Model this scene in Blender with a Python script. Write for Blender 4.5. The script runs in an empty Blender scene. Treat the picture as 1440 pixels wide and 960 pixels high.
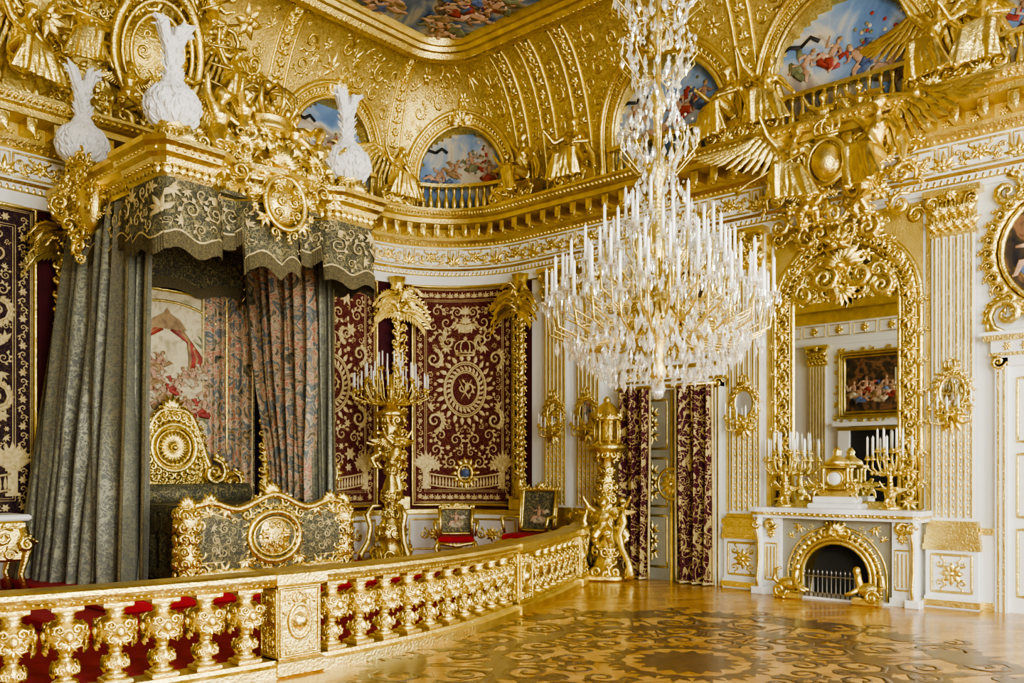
import bpy, math, random
import numpy as np
from mathutils import Vector, Matrix
pi=math.pi; sin=math.sin; cos=math.cos
SA,R,VB,UW=9.9,2.0,12.2,11.9
ARC=R*pi/2
def path(s,n=0.0):
    if s<=SA: return (s,VB-n,0.0)
    if s<=SA+ARC:
        th=(s-SA)/R; r=R-n
        return (SA+r*sin(th),VB-R+r*cos(th),-math.degrees(th))
    return (UW-n,VB-R-(s-SA-ARC),-90.0)
def W(s,z,n):
    x,y,_=path(s,n); return (x,y,z)
def sr(V): return SA+ARC+(VB-R-V)
def place(x,y,z,rz=0,s=1):
    return Matrix.Translation((x,y,z))@Matrix.Rotation(math.radians(rz),4,'Z')@Matrix.Scale(s,4)
def fm(M):
    m=[list(r) for r in M]
    def f(u,v,n):
        y=-n
        return (m[0][0]*u+m[0][1]*y+m[0][2]*v+m[0][3], m[1][0]*u+m[1][1]*y+m[1][2]*v+m[1][3], m[2][0]*u+m[2][1]*y+m[2][2]*v+m[2][3])
    return f
# ---------------------------------------------------------------- materials
def newmat(name):
    m=bpy.data.materials.new(name); m.use_nodes=True
    nt=m.node_tree; b=nt.nodes['Principled BSDF']; return m,nt,b
def nd(nt,t,**k):
    n=nt.nodes.new(t)
    for a,v in k.items():
        if a in n.inputs.keys(): n.inputs[a].default_value=v
        else: setattr(n,a,v)
    return n
def coords(nt,rot=0,scale=(1,1,1)):
    tc=nt.nodes.new('ShaderNodeTexCoord'); mp=nt.nodes.new('ShaderNodeMapping')
    nt.links.new(tc.outputs['Object'],mp.inputs['Vector'])
    mp.inputs['Rotation'].default_value=(0,0,math.radians(rot)); mp.inputs['Scale'].default_value=scale
    return mp.outputs['Vector']
def ramp(nt,src,stops,interp='LINEAR'):
    r=nt.nodes.new('ShaderNodeValToRGB'); r.color_ramp.interpolation=interp
    e=r.color_ramp.elements
    while len(e)>1: e.remove(e[-1])
    e[0].position=stops[0][0]; e[0].color=(*stops[0][1],1)
    for p,c in stops[1:]:
        x=e.new(p); x.color=(*c,1)
    nt.links.new(src,r.inputs[0]); return r.outputs['Color']
def simple(name,c,metal=0,rough=.5,c2=None,cs=3,bump=0,bs=60,sheen=0,coat=0):
    m,nt,b=newmat(name); L=nt.links
    b.inputs['Base Color'].default_value=(*c,1); b.inputs['Metallic'].default_value=metal; b.inputs['Roughness'].default_value=rough
    v=coords(nt)
    if c2:
        n=nd(nt,'ShaderNodeTexNoise',Scale=cs,Detail=4.0); L.new(v,n.inputs['Vector'])
        L.new(ramp(nt,n.outputs['Fac'],[(.35,c),(.68,c2)]),b.inputs['Base Color'])
    if bump:
        n=nd(nt,'ShaderNodeTexNoise',Scale=bs,Detail=3.0); L.new(v,n.inputs['Vector'])
        bp=nd(nt,'ShaderNodeBump',Strength=bump,Distance=.02); L.new(n.outputs['Fac'],bp.inputs['Height']); L.new(bp.outputs[0],b.inputs['Normal'])
    if sheen: b.inputs['Sheen Weight'].default_value=sheen
    if coat: b.inputs['Coat Weight'].default_value=coat
    return m
def filigree(name,base,thread,scale=7,width=.035,rough=.6,tmetal=.6,dist=1.5,two=True,sheen=0):
    """damask: contour lines of a noise field read as scrolling vines"""
    m,nt,b=newmat(name); L=nt.links; v=coords(nt)
    def lines(sc,w):
        n=nd(nt,'ShaderNodeTexNoise',Scale=sc,Detail=1.0,Distortion=dist); L.new(v,n.inputs['Vector'])
        a=nd(nt,'ShaderNodeMath',operation='SUBTRACT'); L.new(n.outputs['Fac'],a.inputs[0]); a.inputs[1].default_value=.5
        c=nd(nt,'ShaderNodeMath',operation='ABSOLUTE'); L.new(a.outputs[0],c.inputs[0])
        d=nd(nt,'ShaderNodeMath',operation='LESS_THAN'); L.new(c.outputs[0],d.inputs[0]); d.inputs[1].default_value=w
        return d.outputs[0]
    f=lines(scale,width)
    if two:
        g=lines(scale*2.7,width*1.2); mx=nd(nt,'ShaderNodeMath',operation='MAXIMUM'); L.new(f,mx.inputs[0]); L.new(g,mx.inputs[1]); f=mx.outputs[0]
    mix=nt.nodes.new('ShaderNodeMix'); mix.data_type='RGBA'
    L.new(f,mix.inputs[0]); mix.inputs[6].default_value=(*base,1); mix.inputs[7].default_value=(*thread,1)
    L.new(mix.outputs[2],b.inputs['Base Color'])
    mm=nd(nt,'ShaderNodeMath',operation='MULTIPLY'); L.new(f,mm.inputs[0]); mm.inputs[1].default_value=tmetal; L.new(mm.outputs[0],b.inputs['Metallic'])
    b.inputs['Roughness'].default_value=rough; b.inputs['Specular IOR Level'].default_value=.25; b.inputs['Sheen Weight'].default_value=sheen
    bp=nd(nt,'ShaderNodeBump',Strength=.4,Distance=.01); L.new(f,bp.inputs['Height']); L.new(bp.outputs[0],b.inputs['Normal'])
    return m
def painting(name,stops,scale=1.3,dist=1.2,seedv=0,rough=.5,detail=6):
    m,nt,b=newmat(name); L=nt.links; v=coords(nt)
    mp=nt.nodes.new('ShaderNodeMapping'); L.new(v,mp.inputs[0]); mp.inputs['Location'].default_value=(seedv,seedv*2,seedv)
    n=nd(nt,'ShaderNodeTexNoise',Scale=scale,Detail=float(detail),Distortion=dist); L.new(mp.outputs[0],n.inputs['Vector'])
    L.new(ramp(nt,n.outputs['Fac'],stops),b.inputs['Base Color']); b.inputs['Roughness'].default_value=rough
    return m
GOLD=simple('gilded_wood',(.86,.70,.255),1,.31,c2=(.68,.52,.15),cs=6,bump=.45,bs=40)
GOLDD=simple('gilded_wood_aged',(.66,.50,.14),1,.36,c2=(.40,.28,.06),cs=8,bump=.6,bs=30)
GOLDP=simple('gold_leaf_ground',(.62,.47,.13),.85,.42,c2=(.44,.32,.075),cs=3,bump=.6,bs=80)
THREAD=simple('gold_thread',(.76,.64,.33),.5,.45,c2=(.54,.42,.18),cs=20,bump=.5,bs=150)
WHITE=simple('white_lacquer',(.77,.775,.735),0,.35)
MARBLE=simple('white_marble',(.80,.79,.75),0,.2,c2=(.68,.68,.65),cs=4)
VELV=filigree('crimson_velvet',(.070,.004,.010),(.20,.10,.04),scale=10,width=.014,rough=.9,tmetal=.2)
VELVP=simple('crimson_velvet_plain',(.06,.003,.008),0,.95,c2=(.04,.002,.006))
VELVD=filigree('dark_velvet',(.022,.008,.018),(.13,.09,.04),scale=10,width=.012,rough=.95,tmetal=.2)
CARPET=simple('red_carpet',(.27,.006,.012),0,.95,c2=(.36,.010,.018),cs=8,bump=.3,bs=200)
BROC=filigree('olive_brocade',(.055,.055,.038),(.28,.24,.11),scale=7,width=.022,rough=.6,tmetal=.35)
BROCC=filigree('curtain_brocade',(.105,.110,.085),(.19,.185,.12),scale=6,width=.035,rough=.42,tmetal=.3,sheen=.4)
FRINGE=simple('fringe',(.06,.055,.03),.2,.6,c2=(.20,.16,.065),cs=60,bump=.6,bs=200)
TAPC=painting('tapestry_cloth',[(.30,(.04,.04,.025)),(.38,(.16,.13,.07)),(.43,(.50,.40,.23)),(.47,(.34,.07,.04)),(.50,(.55,.44,.28)),(.54,(.13,.14,.10)),(.585,(.09,.12,.15)),(.64,(.42,.28,.12)),(.70,(.08,.07,.04))],4.6,1.2,3,.7,8)
TAPB=painting('tapestry_ground',[(.3,(.42,.35,.18)),(.45,(.62,.55,.34)),(.55,(.54,.45,.27)),(.65,(.34,.31,.17))],4,1.5,7,.8,7)
DOORC=filigree('door_curtain',(.050,.004,.010),(.46,.36,.14),scale=2.6,width=.024,rough=.7,tmetal=.4)
SKYM=painting('lunette_sky',[(.28,(.06,.12,.26)),(.42,(.13,.22,.39)),(.50,(.25,.32,.42)),(.57,(.52,.47,.35)),(.64,(.30,.24,.18)),(.74,(.14,.15,.18))],1.3,.8,2,.6,8)
CEILM=painting('ceiling_painting',[(.25,(.02,.03,.055)),(.38,(.045,.07,.13)),(.46,(.12,.16,.20)),(.51,(.32,.28,.18)),(.55,(.18,.12,.06)),(.60,(.07,.05,.03)),(.66,(.26,.21,.12)),(.74,(.03,.03,.045))],.8,1.8,5,.5,9)
DARKP=painting('dark_painting',[(.3,(.01,.01,.015)),(.5,(.05,.035,.02)),(.6,(.20,.10,.05)),(.72,(.04,.015,.01))],4,1,1,.3)
SKIN=simple('painted_skin',(.50,.31,.19),0,.6,c2=(.30,.17,.10),cs=9)
RED=simple('painted_red',(.34,.045,.03),0,.6,c2=(.16,.02,.015),cs=9)
BLUE=simple('painted_blue',(.04,.06,.16),0,.6,c2=(.10,.16,.26),cs=9)
OCH=simple('painted_ochre',(.34,.22,.09),0,.6,c2=(.16,.10,.04),cs=9)
GREEN=simple('painted_green',(.10,.11,.05),0,.6,c2=(.18,.18,.09),cs=9)
CREAM=simple('painted_cream',(.52,.45,.30),0,.6,c2=(.36,.28,.16),cs=9)
BLACK=simple('soot_black',(.008,.008,.008),0,.7)
DOORP=simple('door_panel_lacquer',(.27,.26,.20),0,.4,c2=(.20,.19,.14),cs=3)
WAX=simple('candle_wax',(.90,.89,.82),0,.4)
FEATH=simple('ostrich_feather',(.90,.90,.89),0,.9,bump=1.0,bs=28,sheen=.6)
MIRR=simple('mirror_glass',(.86,.87,.82),1,.015)
IRON=simple('polished_iron',(.25,.25,.25),1,.3)
WOODD=simple('inlay_wood',(.055,.028,.007),0,.3,c2=(.11,.055,.013),cs=10,coat=.1)
CRY,_nt,_b=newmat('crystal'); _b.inputs['Base Color'].default_value=(.93,.93,.88,1); _b.inputs['Metallic'].default_value=.75; _b.inputs['Roughness'].default_value=.05; _b.inputs['Alpha'].default_value=.6
GLASSW,_nt,_b=newmat('window_glass'); _b.inputs['Base Color'].default_value=(.9,.95,1,1); _b.inputs['Alpha'].default_value=.1; _b.inputs['Roughness'].default_value=.02
FLOOR,nt,b=newmat('parquet'); L=nt.links
v=coords(nt,38); ck=nd(nt,'ShaderNodeTexBrick'); L.new(v,ck.inputs['Vector'])
ck.inputs['Scale'].default_value=1.7; ck.inputs['Color1'].default_value=(.52,.30,.06,1); ck.inputs['Color2'].default_value=(.31,.155,.022,1); ck.inputs['Mortar'].default_value=(.19,.09,.015,1)
ck.inputs['Mortar Size'].default_value=.004; ck.inputs['Brick Width'].default_value=.8; ck.inputs['Row Height'].default_value=.28; ck.offset=.5
n1=nd(nt,'ShaderNodeTexNoise',Scale=3.0,Detail=5.0); mp2=nt.nodes.new('ShaderNodeMapping'); L.new(v,mp2.inputs[0]); mp2.inputs['Scale'].default_value=(1,14,1); L.new(mp2.outputs[0],n1.inputs['Vector'])
mx=nt.nodes.new('ShaderNodeMix'); mx.data_type='RGBA'; mx.blend_type='MULTIPLY'; mx.inputs[0].default_value=.7
L.new(ck.outputs['Color'],mx.inputs[6]); L.new(ramp(nt,n1.outputs['Fac'],[(.3,(.62,.56,.45)),(.7,(1.15,1.1,1.0))]),mx.inputs[7]); L.new(mx.outputs[2],b.inputs['Base Color'])
b.inputs['Roughness'].default_value=.25; b.inputs['Specular IOR Level'].default_value=.35; b.inputs['Coat Weight'].default_value=.2; b.inputs['Coat Roughness'].default_value=.1
MOS,nt,b=newmat('gold_mosaic'); L=nt.links; b.inputs['Metallic'].default_value=.85; b.inputs['Roughness'].default_value=.42
v=coords(nt); vo=nd(nt,'ShaderNodeTexVoronoi',Scale=34.0); L.new(v,vo.inputs['Vector'])
L.new(ramp(nt,vo.outputs['Color'],[(.2,(.50,.37,.10)),(.8,(.74,.59,.19))]),b.inputs['Base Color'])
bp=nd(nt,'ShaderNodeBump',Strength=.25,Distance=.012); L.new(vo.outputs['Distance'],bp.inputs['Height']); L.new(bp.outputs[0],b.inputs['Normal'])

# ---------------------------------------------------------------- mesh builder
class MB:
    def __init__(s,mats): s.v=[];s.f=[];s.m=[];s.sm=[];s.mats=mats
    def add(s,vs,fs,mat=0,smooth=True,fn=None,M=None):
        o=len(s.v)
        if fn: vs=[fn(*p) for p in vs]
        elif M is not None: vs=[tuple(M@Vector(p)) for p in vs]
        s.v.extend(vs); s.f.extend([tuple(i+o for i in f) for f in fs])
        if mat not in s.mats: s.mats.append(mat)
        k=s.mats.index(mat); s.m.extend([k]*len(fs)); s.sm.extend([smooth]*len(fs))
    def mesh(s,name):
        me=bpy.data.meshes.new(name); me.from_pydata(s.v,[],s.f)
        for m in s.mats: me.materials.append(m)
        me.polygons.foreach_set('material_index',s.m); me.polygons.foreach_set('use_smooth',s.sm); me.update()
        return me
    def obj(s,name,parent=None):
        o=bpy.data.objects.new(name,s.mesh(name)); bpy.context.scene.collection.objects.link(o)
        if parent: o.parent=parent
        return o
    def box(s,x0,x1,y0,y1,z0,z1,mat,fn=None,M=None):
        vs=[(x,y,z) for x in (x0,x1) for y in (y0,y1) for z in (z0,z1)]
        s.add(vs,[(0,1,3,2),(4,6,7,5),(0,4,5,1),(2,3,7,6),(0,2,6,4),(1,5,7,3)],mat,False,fn,M)
    def bevbox(s,x0,x1,y0,y1,z0,z1,mat,b=.01,M=None,fn=None):
        zs=[z0,z0+b,z1-b,z1]; ins=[b,0,0,b]; vs=[]
        for z,i in zip(zs,ins): vs+= [(x0+i,y0+i,z),(x1-i,y0+i,z),(x1-i,y1-i,z),(x0+i,y1-i,z)]
        fs=[(0,3,2,1),(12,13,14,15)]
        for k in range(3):
            for j in range(4): fs.append((k*4+j,k*4+(j+1)%4,k*4+4+(j+1)%4,k*4+4+j))
        s.add(vs,fs,mat,False,fn,M)
    def lathe(s,prof,mat,seg=14,M=None,fn=None,mod=None,smooth=True):
        vs=[];n=len(prof)
        for i,(r,z) in enumerate(prof):
            for j in range(seg):
                a=2*pi*j/seg; rr=r*(mod(a,i) if mod else 1); vs.append((rr*cos(a),rr*sin(a),z))
        fs=[(i*seg+j,i*seg+(j+1)%seg,(i+1)*seg+(j+1)%seg,(i+1)*seg+j) for i in range(n-1) for j in range(seg)]
        fs.append(tuple(range(seg))[::-1]); fs.append(tuple((n-1)*seg+j for j in range(seg)))
        s.add(vs,fs,mat,smooth,fn,M)
    def ell(s,c,r,mat,seg=10,rings=7,M=None,fn=None):
        vs=[(c[0],c[1],c[2]-r[2])]
        for i in range(1,rings):
            p=-pi/2+pi*i/rings
            for j in range(seg):
                a=2*pi*j/seg; vs.append((c[0]+r[0]*cos(p)*cos(a),c[1]+r[1]*cos(p)*sin(a),c[2]+r[2]*sin(p)))
        vs.append((c[0],c[1],c[2]+r[2])); fs=[]
        for j in range(seg):
            fs.append((0,1+(j+1)%seg,1+j)); e=1+(rings-2)*seg; fs.append((len(vs)-1,e+j,e+(j+1)%seg))
        for i in range(rings-2):
            for j in range(seg): a=1+i*seg; fs.append((a+j,a+(j+1)%seg,a+seg+(j+1)%seg,a+seg+j))
        s.add(vs,fs,mat,True,fn,M)
    def tube(s,pts,rad,mat,seg=6,fn=None,M=None,flat=None,closed=False):
        n=len(pts); vs=[]
        if not hasattr(rad,'__len__'): rad=[rad]*n
        P=[Vector(p) for p in pts]; nrm=None
        for i in range(n):
            if closed: t=P[(i+1)%n]-P[i-1]
            else: t=P[min(i+1,n-1)]-P[max(i-1,0)]
            if t.length<1e-9: t=Vector((0,0,1))
            t.normalize()
            if flat is not None:
                a=Vector((t.y,-t.x,0)); 
                if a.length<1e-6:a=Vector((1,0,0))
                a.normalize(); b=Vector((0,0,flat))
            else:
                if nrm is None: nrm=t.orthogonal()
                nrm=(nrm-t*nrm.dot(t)); 
                if nrm.length<1e-6: nrm=t.orthogonal()
                nrm.normalize(); a=nrm; b=t.cross(a)
            for j in range(seg):
                g=2*pi*j/seg; q=P[i]+(a*cos(g)+b*sin(g))*rad[i]; vs.append((q.x,q.y,q.z))
        fs=[(i*seg+j,i*seg+(j+1)%seg,(i+1)*seg+(j+1)%seg,(i+1)*seg+j) for i in range(n-1) for j in range(seg)]
        if closed: fs+=[((n-1)*seg+j,(n-1)*seg+(j+1)%seg,(j+1)%seg,j) for j in range(seg)]
        else: fs.append(tuple(range(seg))[::-1]); fs.append(tuple((n-1)*seg+j for j in range(seg)))
        s.add(vs,fs,mat,True,fn,M)
    def grid(s,f,nu,nv,mat,smooth=True,fn=None,M=None):
        vs=[f(i/nu,j/nv) for j in range(nv+1) for i in range(nu+1)]
        fs=[(j*(nu+1)+i,j*(nu+1)+i+1,(j+1)*(nu+1)+i+1,(j+1)*(nu+1)+i) for j in range(nv) for i in range(nu)]
        s.add(vs,fs,mat,smooth,fn,M)
    def scroll(s,fn,cx,cy,r,a0,hand,th,mat,turns=1.5,N=13,flat=.8,seg=5,leaves=3,n0=0):
        pts=[];rad=[]
        for i in range(N+1):
            f=i/N; a=a0+hand*f*turns*2*pi; rr=r*(1-.86*f**.8)
            pts.append((cx+rr*cos(a),cy+rr*sin(a),n0+th*.5+th*.8*f)); rad.append(th*(.45+.75*sin(pi*min(1,f*1.1+.05))))
        rad[-1]=th*1.3
        s.tube(pts,rad,mat,seg,fn,flat=flat)
        for k in range(leaves):
            f=.04+.3*k/max(1,leaves); a=a0+hand*f*turns*2*pi; rr=r*(1-.86*f**.8)
            s.leaf(fn,cx+rr*cos(a),cy+rr*sin(a),a+hand*(-.7),r*.55,r*.2,th*1.1,mat,n0)
    def leaf(s,fn,x,y,ang,ln,wd,th,mat,n0=0,curl=.4):
        vs=[];ca,sa=cos(ang),sin(ang)
        for f,w,h in ((0,.35,.4),(.3,1,1.1),(.65,.75,1.3),(1,.05,.6)):
            off=curl*ln*f*f*.4
            for k,hh in ((-1,.1),(0,1),(1,.1)):
                u=f*ln; w2=k*w*wd+off; vs.append((x+u*ca-w2*sa,y+u*sa+w2*ca,n0+th*h*hh))
        fs=[]
        for i in range(3):
            for j in range(2): a=i*3+j; fs.append((a,a+1,a+4,a+3))
        s.add(vs,fs,mat,True,fn)
    def palmette(s,fn,x,y,ang,r,th,mat,n=5,spread=2.4,n0=0):
        for i in range(n):
            k=(i/(n-1)-.5); s.leaf(fn,x,y,ang+k*spread,r*(1-.35*abs(k)*1.2),r*.17,th,mat,n0,curl=k*1.2)
        s.ball(fn,x,y,r*.16,th*1.5,mat,n0)
    def rosette(s,fn,x,y,r,th,mat,n=8,n0=0):
        for i in range(n): s.leaf(fn,x,y,2*pi*i/n,r,r*.3,th,mat,n0,curl=0)
        s.ball(fn,x,y,r*.3,th*1.6,mat,n0)
    def ball(s,fn,x,y,r,h,mat,n0=0):
        vs=[(x,y,n0+h)]; 
        for rr,hh in ((.7,.7),(1,0)):
            for j in range(8): a=2*pi*j/8; vs.append((x+r*rr*cos(a),y+r*rr*sin(a),n0+h*hh))
        fs=[(0,1+j,1+(j+1)%8) for j in range(8)]+[(1+j,9+j,9+(j+1)%8,1+(j+1)%8) for j in range(8)]
        s.add(vs,fs,mat,True,fn)
    def line(s,fn,pts,r,mat,seg=5,flat=.7,n0=0,closed=False):
        s.tube([(p[0],p[1],n0+r*.3) for p in pts],r,mat,seg,fn,flat=flat,closed=closed)
    def oval(s,fn,cx,cy,rx,ry,r,mat,n=32,n0=0,flat=.7,seg=5):
        s.line(fn,[(cx+rx*cos(2*pi*i/n),cy+ry*sin(2*pi*i/n)) for i in range(n)],r,mat,seg,flat,n0,True)
    def rect(s,fn,u0,u1,v0,v1,r,mat,n0=0,flat=.7):
        k=8
        p=[(u0+(u1-u0)*i/k,v0) for i in range(k)]+[(u1,v0+(v1-v0)*i/k) for i in range(k)]+[(u1-(u1-u0)*i/k,v1) for i in range(k)]+[(u0,v1-(v1-v0)*i/k) for i in range(k)]
        s.line(fn,p,r,mat,4,flat,n0,True)
    def crown(s,fn,x,y,w,th,mat,n0=0):
        s.line(fn,[(x-w/2,y),(x+w/2,y)],th*1.3,mat,n0=n0); s.line(fn,[(x-w/2,y+w*.14),(x+w/2,y+w*.14)],th,mat,n0=n0)
        for k in (-1,-.45,.45,1):
            s.line(fn,[(x+k*w*.5*q,y+w*.14+w*.6*sin(pi/2*t)) for t,q in ((0,1),(.25,1.12),(.5,1),(.75,.65),(1,.1))],th,mat,n0=n0+th*.5)
        for k in range(5): s.ball(fn,x+(k-2)*w*.22,y+w*.22,w*.07,th*2,mat,n0)
        s.rosette(fn,x,y+w*.86,w*.13,th*1.2,mat,n0=n0)
def pack(inside,x0,x1,y0,y1,rmax,rmin,n,seed):
    rg=random.Random(seed); C=np.zeros((4000,3)); m=0; out=[]
    for i in range(n):
        f=i/n; rt=rmax+(rmin-rmax)*f**.6
        x=rg.uniform(x0,x1); y=rg.uniform(y0,y1)
        if not inside(x,y): continue
        d=(np.hypot(C[:m,0]-x,C[:m,1]-y)-C[:m,2]).min() if m else rmax
        r=min(d,rmax)
        if r<rt*.95 : continue
        ok=all(inside(x+r*.85*cos(a),y+r*.85*sin(a)) for a in (0,pi/3,2*pi/3,pi,4*pi/3,5*pi/3))
        if not ok: 
            r=rt*.95
            ok=all(inside(x+r*.85*cos(a),y+r*.85*sin(a)) for a in (0,pi/3,2*pi/3,pi,4*pi/3,5*pi/3))
            if not ok: continue
        out.append((x,y,r)); C[m]=(x,y,r); m+=1
        if m>=3990: break
    return out
def fill(mb,fn,inside,bb,rmax,rmin,n,seed,mat,th=.12,mirror=None,n0=0,leaves=3,flat=.8):
    cs=pack(inside,*bb,rmax,rmin,n,seed); rg=random.Random(seed+1)
    fns=[fn]
    if mirror is not None: fns.append(lambda u,v,nn:fn(2*mirror-u,v,nn))
    for x,y,r in cs:
        k=rg.random(); a=rg.uniform(0,2*pi); h=rg.choice((-1,1)); tt=rg.uniform(1.2,1.7)
        for g in fns:
            if k<.62: mb.scroll(g,x,y,r*.95,a,h,r*th,mat,tt,leaves=leaves,n0=n0,N=12 if r>rmin*1.5 else 9,flat=flat)
            elif k<.86: mb.palmette(g,x-cos(a)*r*.5,y-sin(a)*r*.5,a,r*1.5,r*th*1.5,mat,n0=n0)
            else: mb.rosette(g,x,y,r*.85,r*th*1.5,mat,6,n0=n0)
def sweep(mb,prof,mats,s0,s1):
    S=[]
    if s0<SA: S+= [s0,min(SA,s1)]
    a0=max(s0,SA); a1=min(s1,SA+ARC)
    if a1>a0: S+=[a0+(a1-a0)*i/18 for i in range(19)]
    if s1>SA+ARC: S+=[max(s0,SA+ARC),s1]
    S=sorted(set(round(x,4) for x in S))
    for k in range(len(prof)-1):
        vs=[];fs=[]
        for s in S:
            vs.append(W(s,prof[k][1],prof[k][0])); vs.append(W(s,prof[k+1][1],prof[k+1][0]))
        for i in range(len(S)-1): fs.append((2*i,2*i+2,2*i+3,2*i+1))
        mb.add(vs,fs,mats[k],True)
# ---------------------------------------------------------------- sculpted figures
def remeshed(mb,vox,name,smooth=1):
    o=mb.obj('tmp'); m=o.modifiers.new('r','REMESH'); m.mode='VOXEL'; m.voxel_size=vox; m.use_smooth_shade=True
    if smooth:
        q=o.modifiers.new('s','SMOOTH'); q.iterations=smooth; q.factor=.5
    dg=bpy.context.evaluated_depsgraph_get(); me=bpy.data.meshes.new_from_object(o.evaluated_get(dg)); me.name=name
    bpy.data.objects.remove(o)
    return me
def figure(name,J,drape=True,wings=0,putto=False,mat=GOLD,vox=.011):
    mb=MB([mat]); T=lambda a,b,ra,rb:mb.tube([a,tuple((Vector(a)+Vector(b))/2),b],[ra,(ra+rb)/2*1.08,rb],mat,8)
    k=1.35 if putto else 1
    pel,ch,nk,hd=J['pel'],J['ch'],J['nk'],J['hd']
    mb.tube([pel,tuple((Vector(pel)*.5+Vector(ch)*.5)),ch,nk],[.085*k,.062*k,.09*k,.03*k],mat,10)
    mb.ell(pel,(.095*k,.08*k,.075*k),mat); mb.ell(ch,(.10*k,.065*k,.08*k),mat)
    if not putto:
        for sd in (-1,1): mb.ell((ch[0]+sd*.045,ch[1]-.055,ch[2]),(.035,.03,.035),mat)
    T(nk,hd,.032*k,.032*k); hr=.058*k
    mb.ell(hd,(hr*.85,hr,hr*1.15),mat,12,9); mb.ell((hd[0],hd[1]+hr*.3,hd[2]+hr*.35),(hr*1.08,hr,hr),mat)
    mb.ell((hd[0],hd[1]-hr,hd[2]-hr*.1),(hr*.16,hr*.25,hr*.3),mat)
    mb.ell((hd[0],hd[1]+hr*.95,hd[2]+hr*.3),(hr*.5,hr*.5,hr*.45),mat)
    for sd in (-1,1):
        i=0 if sd<0 else 1
        sh,el,hn=J['sh'][i],J['el'][i],J['hn'][i]; hp,kn,ft=J['hp'][i],J['kn'][i],J['ft'][i]
        T(ch,sh,.055*k,.043*k); T(sh,el,.040*k,.029*k); T(el,hn,.031*k,.019*k)
        dv=(Vector(hn)-Vector(el)).normalized(); mb.ell(tuple(Vector(hn)+dv*.025),(.022*k,.016*k,.03*k),mat)
        T(pel,hp,.08*k,.075*k); T(hp,kn,.072*k,.05*k); T(kn,ft,.05*k,.028*k)
        mb.ell((ft[0],ft[1]-.03,ft[2]-.005),(.028*k,.06*k,.022*k),mat)
    if drape:
        rg=random.Random(3)
        L_,R_=Vector(J['kn'][0]),Vector(J['kn'][1]); fl,fr=Vector(J['ft'][0]),Vector(J['ft'][1])
        for i in range(15):
            f=i/14; a=L_.lerp(R_,f)+Vector((0,.0,.02)); b=fl.lerp(fr,-.3+1.6*f)+Vector((0,.03-.02*(i%2),.02))
            mid=(a+b)/2+Vector((rg.uniform(-.015,.015),-.02+.025*(i%2),0)); mb.tube([tuple(Vector(pel)+(a-Vector(pel))*.3),tuple(a),tuple(mid),tuple(b)],[.035,.032,.022,.024],mat,7)
        for q in range(3):
            e=Vector((0,-.012*q,-.03*q)); mb.tube([tuple(Vector(J['sh'][0])+e*.5),tuple(Vector(ch)+Vector((0,-.085,-.03))+e),tuple(Vector(J['hp'][1])+Vector((.02,-.03,.05)))],[.016,.018,.022],mat,7)
        mb.tube([J['sh'][1],tuple(Vector(ch)+Vector((.12,.09,-.02))),tuple(Vector(pel)+Vector((.2,.1,.05))),tuple(Vector(pel)+Vector((.26,.04,-.12)))],[.025,.04,.055,.02],mat,7)
    me=remeshed(mb,vox,name)
    if wings:
        mb2=MB([mat]); mb2.add([tuple(v.co) for v in me.vertices],[tuple(p.vertices) for p in me.polygons],mat,True)
        for sd in (-1,1):
            root=Vector(ch)+Vector((sd*.04,.08,.03))
            top_=[root,root+Vector((sd*.12,.03,.16))*wings,root+Vector((sd*.27,.04,.20))*wings,root+Vector((sd*.38,.04,.13))*wings]
            mb2.tube([tuple(p) for p in top_],[.035*wings,.04*wings,.03*wings,.015*wings],mat,7)
            for row,(ln,cnt) in enumerate(((.46*wings,13),(.28*wings,12),(.15*wings,10))):
                for i in range(cnt):
                    f=i/(cnt-1); q_=f*2.999; j=int(q_); st=top_[j].lerp(top_[j+1],q_-j)
                    a=math.radians(-80+75*f); d=Vector((sd*cos(a),.08,sin(a))).normalized(); side=Vector((-d.z,0,d.x)); y=-.013*row
                    q=[]
                    for g,w in ((0,.6),(.5,1),(.85,.85),(1,.15)):
                        c=st+d*ln*g*(.6+.5*f)
                        for kk in (-1,0,1): q.append(tuple(c+side*kk*w*.026*wings+Vector((0,y-(.012 if kk==0 else 0),0))))
                    mb2.add(q,[(a2*3+jj,a2*3+jj+1,a2*3+jj+4,a2*3+jj+3) for a2 in range(3) for jj in range(2)],mat,True)
        me=mb2.mesh(name)
    return me
SEAT=dict(pel=(0,0,.16),ch=(0,-.02,.40),nk=(0,-.03,.52),hd=(.01,-.05,.61),sh=((-.13,-.01,.46),(.13,-.01,.46)),el=((-.26,-.06,.38),(.22,-.10,.33)),hn=((-.34,-.18,.50),(.08,-.22,.30)),
 hp=((-.07,-.03,.14),(.07,-.03,.14)),kn=((-.14,-.27,.17),(.09,-.28,.22)),ft=((-.20,-.30,-.16),(.06,-.24,-.12)))
SEAT2=dict(SEAT,ch=(.04,-.03,.40),nk=(.07,-.05,.51),hd=(.10,-.08,.60),sh=((-.09,-.02,.47),(.17,-.02,.44)),el=((-.20,-.06,.60),(.28,-.05,.30)),hn=((-.26,-.14,.76),(.34,-.15,.20)),kn=((-.10,-.26,.23),(.14,-.27,.16)),ft=((-.10,-.22,-.12),(.22,-.32,-.15)))
PUT=dict(pel=(0,0,.30),ch=(0,-.01,.50),nk=(0,-.02,.62),hd=(.02,-.05,.73),sh=((-.13,0,.57),(.13,0,.57)),el=((-.25,-.03,.66),(.24,-.08,.48)),hn=((-.32,-.08,.80),(.30,-.2,.52)),
 hp=((-.07,0,.27),(.07,0,.27)),kn=((-.13,-.10,.12),(.12,-.16,.20)),ft=((-.10,.05,-.02),(.16,-.05,.0)))
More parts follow.
